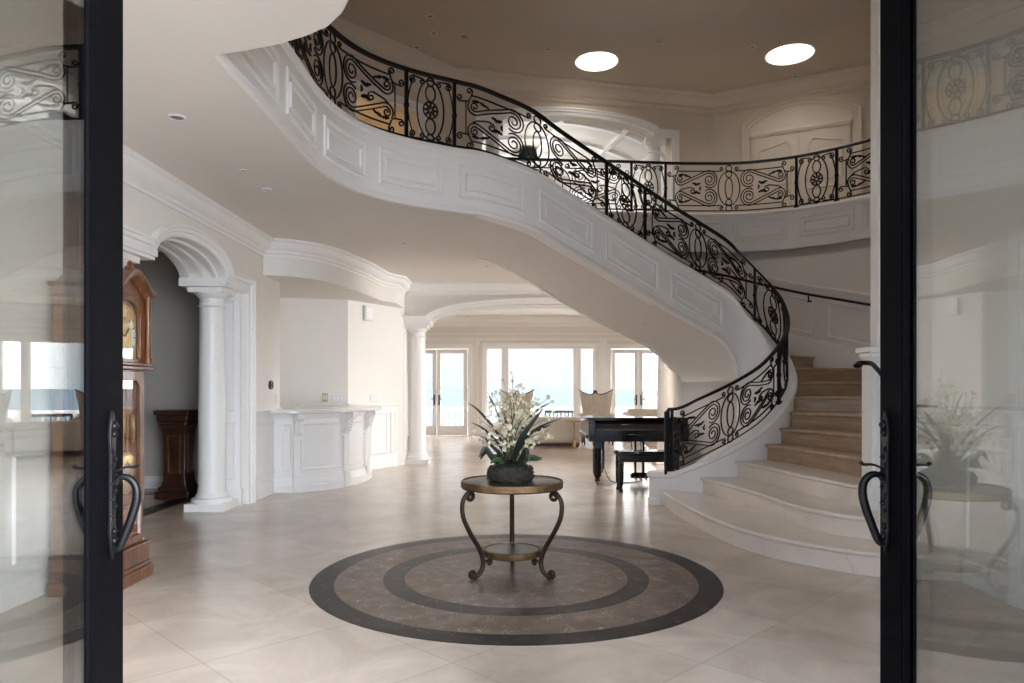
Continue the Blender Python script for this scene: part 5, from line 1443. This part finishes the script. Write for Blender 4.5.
# ================================================================== PEDESTAL IN THE HALL
pp = px(179, 497, 9.28)
pd = thing('plant_pedestal', 'tall dark carved wooden pedestal in the hall behind the left arch', 'pedestal', (pp.x, pp.y, 0))
def pdb(h0, h1, w, b=.01): return MB().box(pp.x - w, pp.x + w, pp.y - w, pp.y + w, h0, h1)
part('base', pdb(0, .10, .215).add(*(lambda q: (q.v, q.f))(pdb(.10, .15, .185))), M['pedestal'], pd, bevel=.012)
sh = MB().lathe([(.16 * 1.414, .15), (.14 * 1.414, .24), (.132 * 1.414, .5), (.148 * 1.414, .86), (.165 * 1.414, .93)], (0, 0, 0), 4)
r45 = Matrix.Rotation(PI / 4, 3, 'Z'); sh.v = [r45 @ v + V((pp.x, pp.y, 0)) for v in sh.v]
part('shaft', sh, M['pedestal'], pd, smooth=30, bevel=.008)
for i in range(4):
    R_ = Matrix.Rotation(i * PI / 2, 3, 'Z'); f = MB().sweep([V((.142, -.08, .32)), V((.142, .08, .32)), V((.152, .09, .80)), V((.152, -.09, .80))], (1, 0, 0), [(0, 0), (0, .01), (.02, .01), (.02, 0)], closed=True)
    f.v = [R_ @ v + V((pp.x, pp.y, 0)) for v in f.v]; part('shaft_panel', f, M['clockd'], pd)
part('bead_band', pdb(.90, .925, .172), M['brass'], pd)
part('top', pdb(.93, .98, .175).add(*(lambda q: (q.v, q.f))(pdb(.98, 1.06, .20))).add(*(lambda q: (q.v, q.f))(pdb(1.06, 1.12, .225))), M['pedestal'], pd, bevel=.014)

# ================================================================== BAR COUNTER
bc = thing('bar_counter', 'curved white panelled bar counter with carved corbels under the bulkhead', 'bar counter', (-2.7, 10.5, 0))
BF = [(-3.19, 9.70), (-2.92, 9.70)] + [(v.x, v.y) for v in catmull([(-2.92, 9.70, 0), (-2.70, 9.86, 0), (-2.50, 10.07, 0), (-2.37, 10.30, 0)], 5)[1:]] + [(v.x, v.y) for v in catmull([(-2.37, 10.3, 0), (-2.26, 10.75, 0), (-2.24, 11.2, 0), (-2.30, 11.62, 0)], 5)[1:]] + [(-2.42, 11.85)]
backp = [(-2.75, 11.85), (-3.19, 11.3)]
part('body', MB().prism(BF + backp, 0, 1.06), M['trim'], bc, smooth=25)
def off(pts, d):
    out = []
    for i, p in enumerate(pts):
        a = V(pts[max(0, i - 1)] + (0,)); b = V(pts[min(len(pts) - 1, i + 1)] + (0,)); t = (b - a).normalized(); out.append((p[0] + t.y * d, p[1] - t.x * d))
    return out
part('base_moulding', MB().sweep([(x, y, 0) for x, y in BF], (0, 0, 1), [(0, 0), (-.055, 0), (-.055, .09), (-.045, .10), (-.04, .15), (-.025, .17), (-.02, .21), (0, .22)]), M['trim'], bc)
part('top_moulding', MB().sweep([(x, y, 0) for x, y in BF], (0, 0, 1), [(0, .98), (-.012, .98), (-.03, 1.02), (-.045, 1.06), (0, 1.06)]), M['trim'], bc)
CTP = [(-3.19, 9.46)] + [(v.x, v.y) for v in catmull([(-3.10, 9.44, 0), (-2.83, 9.46, 0), (-2.52, 9.72, 0), (-2.24, 10.15, 0), (-2.08, 10.75, 0), (-2.06, 11.3, 0), (-2.14, 11.8, 0), (-2.28, 12.1, 0)], 6)] + [(-2.55, 12.05), (-3.0, 11.75), (-3.19, 11.4)]
part('countertop', MB().prism(CTP, 1.06, 1.115), M['counter'], bc, smooth=30, bevel=.012)
BP = Path([(x, y, 0) for x, y in BF], 0, 6)
segs = [(.60 * 0 + .10, .24), (.36, 1.02), (1.16, 1.72), (1.86, 2.4)]
for a, b in segs:
    if b > BP.L - .02: b = BP.L - .04
    mb = face_frame(BP, a, b, lambda s: .29, lambda s: .92, .0, .03, side=-1)
    part('front_panel', mb, M['trim'], bc)
mb = MB()
def bead_line(pts, r=.006, gap=.028):
    out = MB()
    for p, q in zip(pts, pts[1:]):
        n = max(1, int((q - p).length / gap))
        for i in range(n):
            c = p.lerp(q, i / n); out.lathe([(.001, -r), (r, 0), (.001, r)], c, 5)
    return out
ptsb = []
n = 12
for i in range(n + 1):
    s = .42 + (.96 - .42) * i / n; p = BP.pt(s=s); nn = -BP.nrm(s); ptsb.append(V((p.x, p.y, .345)) + nn * .006)
up = [V((q.x, q.y, .865)) for q in ptsb]
part('bead_moulding', bead_line(ptsb + up[::-1] + [ptsb[0]]), M['trim'], bc)
for s in (.30, 1.09, 1.79, BP.L - .06):
    p = BP.pt(s=s); nn = -BP.nrm(s); t_ = V((-nn.y, nn.x, 0)); o_ = V((p.x, p.y, 0))
    def blk(w, d0, d1, z0, z1):
        c = [o_ - t_ * w + nn * d0, o_ + t_ * w + nn * d0, o_ + t_ * w + nn * d1, o_ - t_ * w + nn * d1]
        return [q + V((0, 0, z0)) for q in c] + [q + V((0, 0, z1)) for q in c], [(3, 2, 1, 0), (4, 5, 6, 7), (0, 1, 5, 4), (1, 2, 6, 5), (2, 3, 7, 6), (3, 0, 4, 7)]
    mb = MB().add(*blk(.05, -.02, .025, .2, .72)).add(*blk(.062, -.02, .06, 0, .22)).add(*blk(.06, -.02, .035, .70, .73))
    part('pilaster', mb, M['trim'], bc, bevel=.005)
    prof = [(.0, 1.06), (.17, 1.06), (.185, 1.03), (.175, .99), (.135, .975), (.10, .95), (.085, .90), (.08, .84), (.06, .80), (.03, .77), (0, .75)]
    mb = MB(); Lp = [o_ - t_ * .048 + nn * a + V((0, 0, b)) for a, b in prof]; Rp = [o_ + t_ * .048 + nn * a + V((0, 0, b)) for a, b in prof]; m = len(prof)
    mb.add(Lp + Rp, [tuple(range(m)), tuple(range(2 * m - 1, m - 1, -1))] + [(i, (i + 1) % m, m + (i + 1) % m, m + i) for i in range(m)])
    for sd in (-1, 1):
        c = spiral((.115, 1.01), .035, -PI / 2, 1.3, 1, .2); mb.tube([o_ + t_ * .05 * sd + nn * a + V((0, 0, b)) for a, b in c], .006, 5)
    for i in range(5):
        z = .80 + i * .04; mb.tube([o_ - t_ * .045 + nn * (.075 + .012 * i) + V((0, 0, z + .03)), o_ + nn * (.10 + .014 * i) + V((0, 0, z)), o_ + t_ * .045 + nn * (.075 + .012 * i) + V((0, 0, z + .03))], .008, 5)
    part('corbel', mb, M['trim'], bc, smooth=30)

# ================================================================== WALL DEVICES
def on_plane(x, y, O, N):
    d = V(((x - CX) / F, 1, -(y - HZ) / F)); o = V((0, 0, CH)); return o + d * ((V(O) - o).dot(V(N)) / d.dot(V(N)))
a_, b_ = V((-2.70, 11.9, 0)), V((-2.07, 13.0, 0)); dB = (b_ - a_).normalized(); nB = V((dB.y, -dB.x, 0))
dA = (V((-2.70, 11.9, 0)) - V((-4.5, 11.45, 0))).normalized(); nA = V((dA.y, -dA.x, 0))
def wall_box(t, nm, p, u, n, w, h, d, m, **k):
    c = [p - u * w / 2 + V((0, 0, -h / 2)), p + u * w / 2 + V((0, 0, -h / 2)), p + u * w / 2 + V((0, 0, h / 2)), p - u * w / 2 + V((0, 0, h / 2))]
    return part(nm, MB().add(c + [q + n * d for q in c], [(0, 1, 2, 3), (7, 6, 5, 4), (0, 4, 5, 1), (1, 5, 6, 2), (2, 6, 7, 3), (3, 7, 4, 0)]), m, t, **k)
p = on_plane(367.5, 313.5, a_, nB)
t = thing('wall_speaker', 'white square wall box high on the wall beside the bar', 'wall fitting', tuple(p))
wall_box(t, 'case', p, dB, nB, .22, .26, .05, M['plate'], bevel=.012); wall_box(t, 'front_grille', p + nB * .05, dB, nB, .17, .20, .004, M['trim'])
def switch(px_, py_, O, n, u, w, h, lab, m='plate', rock=3):
    p = on_plane(px_, py_, O, n); t = thing('wall_switch', lab, 'wall switch', tuple(p))
    wall_box(t, 'plate', p, u, n, w, h, .008, M[m], bevel=.003)
    for i in range(rock):
        q = p + u * (w * ((i + .5) / rock - .5) * .85) + n * .008; wall_box(t, 'rocker', q, u, n, w / rock * .45, h * .5, .006, M['trim'] if m == 'plate' else M['plate'])
switch(325, 397.5, (-2.70, 11.9, 0), nA, dA, .09, .14, 'small tan outlet plate on the niche wall above the bar', 'tan', 2)
switch(338, 398.5, (-2.70, 11.9, 0), nA, dA, .20, .14, 'grey-white three-gang switch plate on the niche wall, right of the tan outlet', 'plate', 3)
switch(374, 398, a_, nB, dB, .22, .14, 'white three-gang switch plate on the angled wall right of the bar', 'plate', 3)
p = on_plane(270, 385, (-3.2, 0, 0), (1, 0, 0))
t = thing('thermostat', 'small round black thermostat on the left wall beside the bar niche', 'thermostat', tuple(p))
yv = V((0, 1, 0)); xv = V((1, 0, 0))
mb = MB().sweep([p + V((0, .03 * math.cos(2 * PI * i / 28), .03 * math.sin(2 * PI * i / 28))) for i in range(28)], (1, 0, 0), [(-.028, .0), (-.028, .03), (-.004, .03), (.004, .02), (.004, 0)], closed=True)
part('dial_body', mb, M['blackp'], t)
wall_box(t, 'screen', p + xv * .03, yv, xv, .02, .02, .001, M['steel'])
switch(276, 398, (-3.2, 0, 0), xv, yv, .08, .12, 'white switch plate on the left wall just above the chair rail, below the thermostat', 'plate', 1)

# ================================================================== ENTRANCE DOORS
def entrance(n, hinge, ang, mirror, st):
    """leaf built along +Y from its hinge, interior face towards the camera side"""
    t = thing('door_%d' % n, None, None, (0, 0, 0), kind='structure')
    Wd, Hd, th = 1.12, 3.0, .045
    s = 1 if mirror else -1         # side (local x) that faces the room axis
    part('frame', MB().plate(rect_loop(0, Wd, .01, Hd), [rect_loop(.11, Wd - st - .045, .34, Hd - .18)], (-th / 2, 0, 0), (0, 1, 0), (0, 0, 1), (1, 0, 0), th), M['black'], t, bevel=.003)
    for sd in (-1, 1):
        lp = [(sd * th / 2, y, z) for y, z in rect_loop(.11, Wd - st - .045, .34, Hd - .18)]
        part('glazing_bead', MB().sweep(lp, (sd, 0, 0), [(-.055, 0), (-.05, .006), (-.035, .008), (-.02, .004), (-.012, -.004), (.012 , -.012), (.02, -.02), (0, -.02)], closed=True), M['black'], t)
    for gx in (.013, -.009):
        part('glass', MB().box(s * gx - .002, s * gx + .002, .09, Wd - st - .025, .32, Hd - .16), M['glass'], t)
    for sd in (-1, 1):
        x = sd * th / 2; yh = Wd - st * .5; z0, z1 = .86, 1.33
        pl = [(-.018, z0 + .05), (-.026, z0 + .09), (-.020, z0 + .13), (-.020, z1 - .13), (-.028, z1 - .08), (-.016, z1 - .03), (0, z1), (.016, z1 - .03), (.028, z1 - .08), (.020, z1 - .13), (.020, z0 + .13), (.026, z0 + .09), (.018, z0 + .05), (0, z0)]
        part('handle_plate', MB().plate(pl, [], (x, yh, 0), (0, 1, 0), (0, 0, 1), (sd, 0, 0), .012), M['iron'], t, bevel=.003)
        mb = MB()
        for zc, r in ((z1 - .05, .018), (z1 - .075, .014), (z0 + .06, .016), (z0 + .09, .012)):
            mb.lathe([(.001, -r), (r * .8, -r * .4), (r, 0), (r * .8, r * .4), (.001, r)], (x + sd * .014, yh, zc), 10, sx=.7)
        for i in range(9): mb.lathe([(.001, -.012), (.011, 0), (.001, .012)], (x + sd * .013, yh + (.012 if i % 2 else -.012), z0 + .14 + i * .025), 8, sx=.7)
        part('plate_relief', mb, M['iron'], t, smooth=60)
        g = [(.012, 1.10), (.03, 1.118), (.055, 1.115), (.075, 1.09), (.078, 1.05), (.066, 1.0), (.048, .95), (.035, .915), (.028, .90), (.018, .893), (.010, .90)]
        gp = catmull([(x + sd * a, yh, z) for a, z in g], 5); ng = len(gp)
        mb = MB().tube(gp, lambda i: .0085 + .005 * math.sin(PI * i / (ng - 1)), 8)
        for q in (gp[0], gp[-1]): mb.lathe([(.001, -.014), (.014, 0), (.001, .014)], q, 8)
        part('pull_handle', mb, M['iron'], t, smooth=60)
        part('thumb_latch', MB().tube(catmull([(x + sd * .01, yh, 1.135), (x + sd * .045, yh, 1.15), (x + sd * .075, yh, 1.15), (x + sd * .085, yh, 1.158)], 4), lambda i: .006 + .0006 * i, 8, flat=.5), M['iron'], t, smooth=60)
    for z in (.3, 1.1, 1.9, 2.7): part('hinge', MB().lathe([(.012, -.06), (.012, .06)], (0, -.005, z), 10), M['iron'], t)
    t.location = hinge; t.rotation_euler.z = ang
    return t
entrance(1, (-1.29 - .025 + 1.12 * .2164, 2.40 - 1.12 * .9763, 0), math.radians(12.5), True, .275)
entrance(2, (1.135, FY + .1, 0), math.radians(-6.0), False, .125)
fr = thing('trim_19', None, None, (0, FY, 0), kind='structure')
part('door_frame', MB().sweep([(-1.10, FY - .02, 0), (-1.10, FY - .02, 3.06), (1.15, FY - .02, 3.06), (1.15, FY - .02, 0)], (0, 1, 0), [(0, -.14), (.035, -.14), (.035, .0), (0, .0)]), M['black'], fr)
# ================================================================== SEA, SKY, LIGHT, CAMERA
sea = bpy.data.materials.new('sea_water'); nt, n, l, p = nodes(sea)
p.inputs['Base Color'].default_value = (.080, .094, .104, 1); p.inputs['Roughness'].default_value = .5; p.inputs['Specular IOR Level'].default_value = 0
tc = n.new('ShaderNodeTexCoord'); no = n.new('ShaderNodeTexNoise'); no.inputs['Scale'].default_value = .05; no.inputs['Detail'].default_value = 6
l.new(tc.outputs['Object'], no.inputs['Vector']); b = n.new('ShaderNodeBump'); b.inputs['Strength'].default_value = .5; b.inputs['Distance'].default_value = 2
l.new(no.outputs['Fac'], b.inputs['Height']); l.new(b.outputs['Normal'], p.inputs['Normal'])
mb = MB().add([(-30000, 40, -45), (30000, 40, -45), (30000, 40000, -45), (-30000, 40000, -45)], [(0, 1, 2, 3)])
o = mb.build('sea', sea, smooth=0); tag(o, kind='structure')

w = bpy.data.worlds.new('sky'); SC.world = w; w.use_nodes = True
n, l = w.node_tree.nodes, w.node_tree.links; n.clear()
out = n.new('ShaderNodeOutputWorld'); bg = n.new('ShaderNodeBackground'); tc = n.new('ShaderNodeTexCoord')
sp = n.new('ShaderNodeSeparateXYZ'); l.new(tc.outputs['Generated'], sp.inputs[0])
cr = n.new('ShaderNodeValToRGB'); e = cr.color_ramp.elements            # horizon haze to zenith
e[0].position = 0.0; e[0].color = (0.84, 0.92, 0.97, 1)
e[1].position = 1.0; e[1].color = (0.55, 0.75, 1.0, 1)
x = e.new(0.06); x.color = (0.93, 0.97, 1.0, 1)
x = e.new(0.25); x.color = (1.0, 1.0, 1.0, 1)
l.new(sp.outputs['Z'], cr.inputs['Fac'])
# sky boosted behind the house (-Y) and to the right to light the rooms
mr = n.new('ShaderNodeMapRange'); mr.inputs['From Min'].default_value = .7; mr.inputs['From Max'].default_value = -.5
mr.inputs['To Min'].default_value = SKY_SEA; mr.inputs['To Max'].default_value = SKY_BACK
l.new(sp.outputs['Y'], mr.inputs['Value'])
mc = n.new('ShaderNodeMapRange'); mc.inputs['From Min'].default_value = .2; mc.inputs['From Max'].default_value = -.4
l.new(sp.outputs['Y'], mc.inputs['Value'])
mx = n.new('ShaderNodeMix'); mx.data_type = 'RGBA'; l.new(mc.outputs['Result'], mx.inputs[0]); l.new(cr.outputs['Color'], mx.inputs[6]); mx.inputs[7].default_value = (.66, .80, 1.0, 1)
mxw = n.new('ShaderNodeMix'); mxw.data_type = 'RGBA'; mw = n.new('ShaderNodeMapRange'); mw.inputs['From Min'].default_value = .2; mw.inputs['From Max'].default_value = .8
l.new(sp.outputs['X'], mw.inputs['Value']); l.new(mw.outputs['Result'], mxw.inputs[0]); l.new(mx.outputs[2], mxw.inputs[6]); mxw.inputs[7].default_value = (.98, .99, 1.0, 1)
l.new(mxw.outputs[2], bg.inputs['Color']); mr2 = n.new('ShaderNodeMapRange'); mr2.inputs['From Min'].default_value = .1; mr2.inputs['From Max'].default_value = .9
mr2.inputs['To Min'].default_value = 0; mr2.inputs['To Max'].default_value = SKY_RIGHT
l.new(sp.outputs['X'], mr2.inputs['Value'])
ad = n.new('ShaderNodeMath'); ad.operation = 'ADD'; l.new(mr.outputs['Result'], ad.inputs[0]); l.new(mr2.outputs['Result'], ad.inputs[1])
l.new(ad.outputs[0], bg.inputs['Strength']); l.new(bg.outputs[0], out.inputs['Surface'])

def area(name, loc, rot, sx, sy, power, col=(1, 1, 1), portal=False, shape='RECTANGLE'):
    d = bpy.data.lights.new(name, 'AREA'); d.shape = shape; d.size = sx; d.size_y = sy; d.energy = power; d.color = col
    if portal: d.cycles.is_portal = True
    o = bpy.data.objects.new(name, d); COL.objects.link(o); o.location = loc; o.rotation_euler = rot
    return o
# sky portals in the modelled openings (they only guide sampling)
area('portal_sea', (1.0, YF + .4, 1.5), (-PI / 2, 0, 0), 17, 2.8, 1, portal=True)
area('portal_entrance', (0, FY - .35, 1.55), (PI / 2, 0, 0), 6.1, 3.1, 1, portal=True)
area('portal_side', (9.9, 12.0, 1.6), (0, PI / 2, 0), 3.2, 2.4, 1, portal=True)
for (c, r), pw in zip(((SKY1, .315), (SKY2, .335), (SKY3, .36)), (P_SKY1, P_SKY2, P_SKY3)):
    area('skylight_glow', (c[0], c[1], TOPZ + .3), (0, 0, 0), r * 1.7, r * 1.7, pw, (1, .95, .89), shape='DISK')
for i_, (p_, pw) in enumerate(zip(LAMPS, P_DOWN)):
    if not pw: continue
    d = bpy.data.lights.new('downlight_fill', 'SPOT'); d.energy = pw; d.color = (1, .985, .965); d.spot_size = math.radians(115 if i_ in (2, 3) else 165); d.spot_blend = .7; d.shadow_soft_size = .06  # spots added as fill for the floor, soffit and living room
    o = bpy.data.objects.new('downlight_fill', d); COL.objects.link(o); o.location = p_ - V((0, 0, .06))
def point(name, loc, pw, col, r=.1):
    d = bpy.data.lights.new(name, 'POINT'); d.energy = pw; d.color = col; d.shadow_soft_size = r
    o = bpy.data.objects.new(name, d); COL.objects.link(o); o.location = loc
c = CORR
gl = on2(uc, 5.3, 2.2); point('gallery_fill', gl, P_GAL, (1, .97, .92), .25)  # bare fill light without a fitting, added to brighten the gallery
point('corridor_lamp', (c.x, c.y, 4.95), P_CORR, (1, .9, .76))
sd = bpy.data.lights.new('sun', 'SUN'); sd.energy = P_SUN; sd.angle = .02; sd.color = (1, .95, .88)
so = bpy.data.objects.new('sun', sd); COL.objects.link(so)
so.rotation_euler = V((-.35, -.72, -1.25)).to_track_quat('-Z', 'Y').to_euler()

cam = bpy.data.cameras.new('camera'); cam.sensor_width = 36; cam.lens = F * 36 / 1024; cam.shift_y = (HZ - 341.5) / 1024; cam.shift_x = 0
cam.clip_start = .05; cam.clip_end = 100000
co = bpy.data.objects.new('camera', cam); COL.objects.link(co); co.location = (0, 0, CH); co.rotation_euler = (PI / 2, 0, 0)
SC.camera = co
vs = SC.view_settings; vs.view_transform = 'Standard'; vs.look = 'None'; vs.gamma = 1; vs.exposure = EXPO; vs.use_curve_mapping = False
cy = SC.cycles; cy.use_denoising = True; cy.max_bounces = 12; cy.diffuse_bounces = 6; cy.glossy_bounces = 5; cy.transparent_max_bounces = 24; cy.transmission_bounces = 6
cy.sample_clamp_indirect = 8; cy.caustics_reflective = False; cy.caustics_refractive = False
try: cy.denoiser = 'OPENIMAGEDENOISE'
except Exception: pass
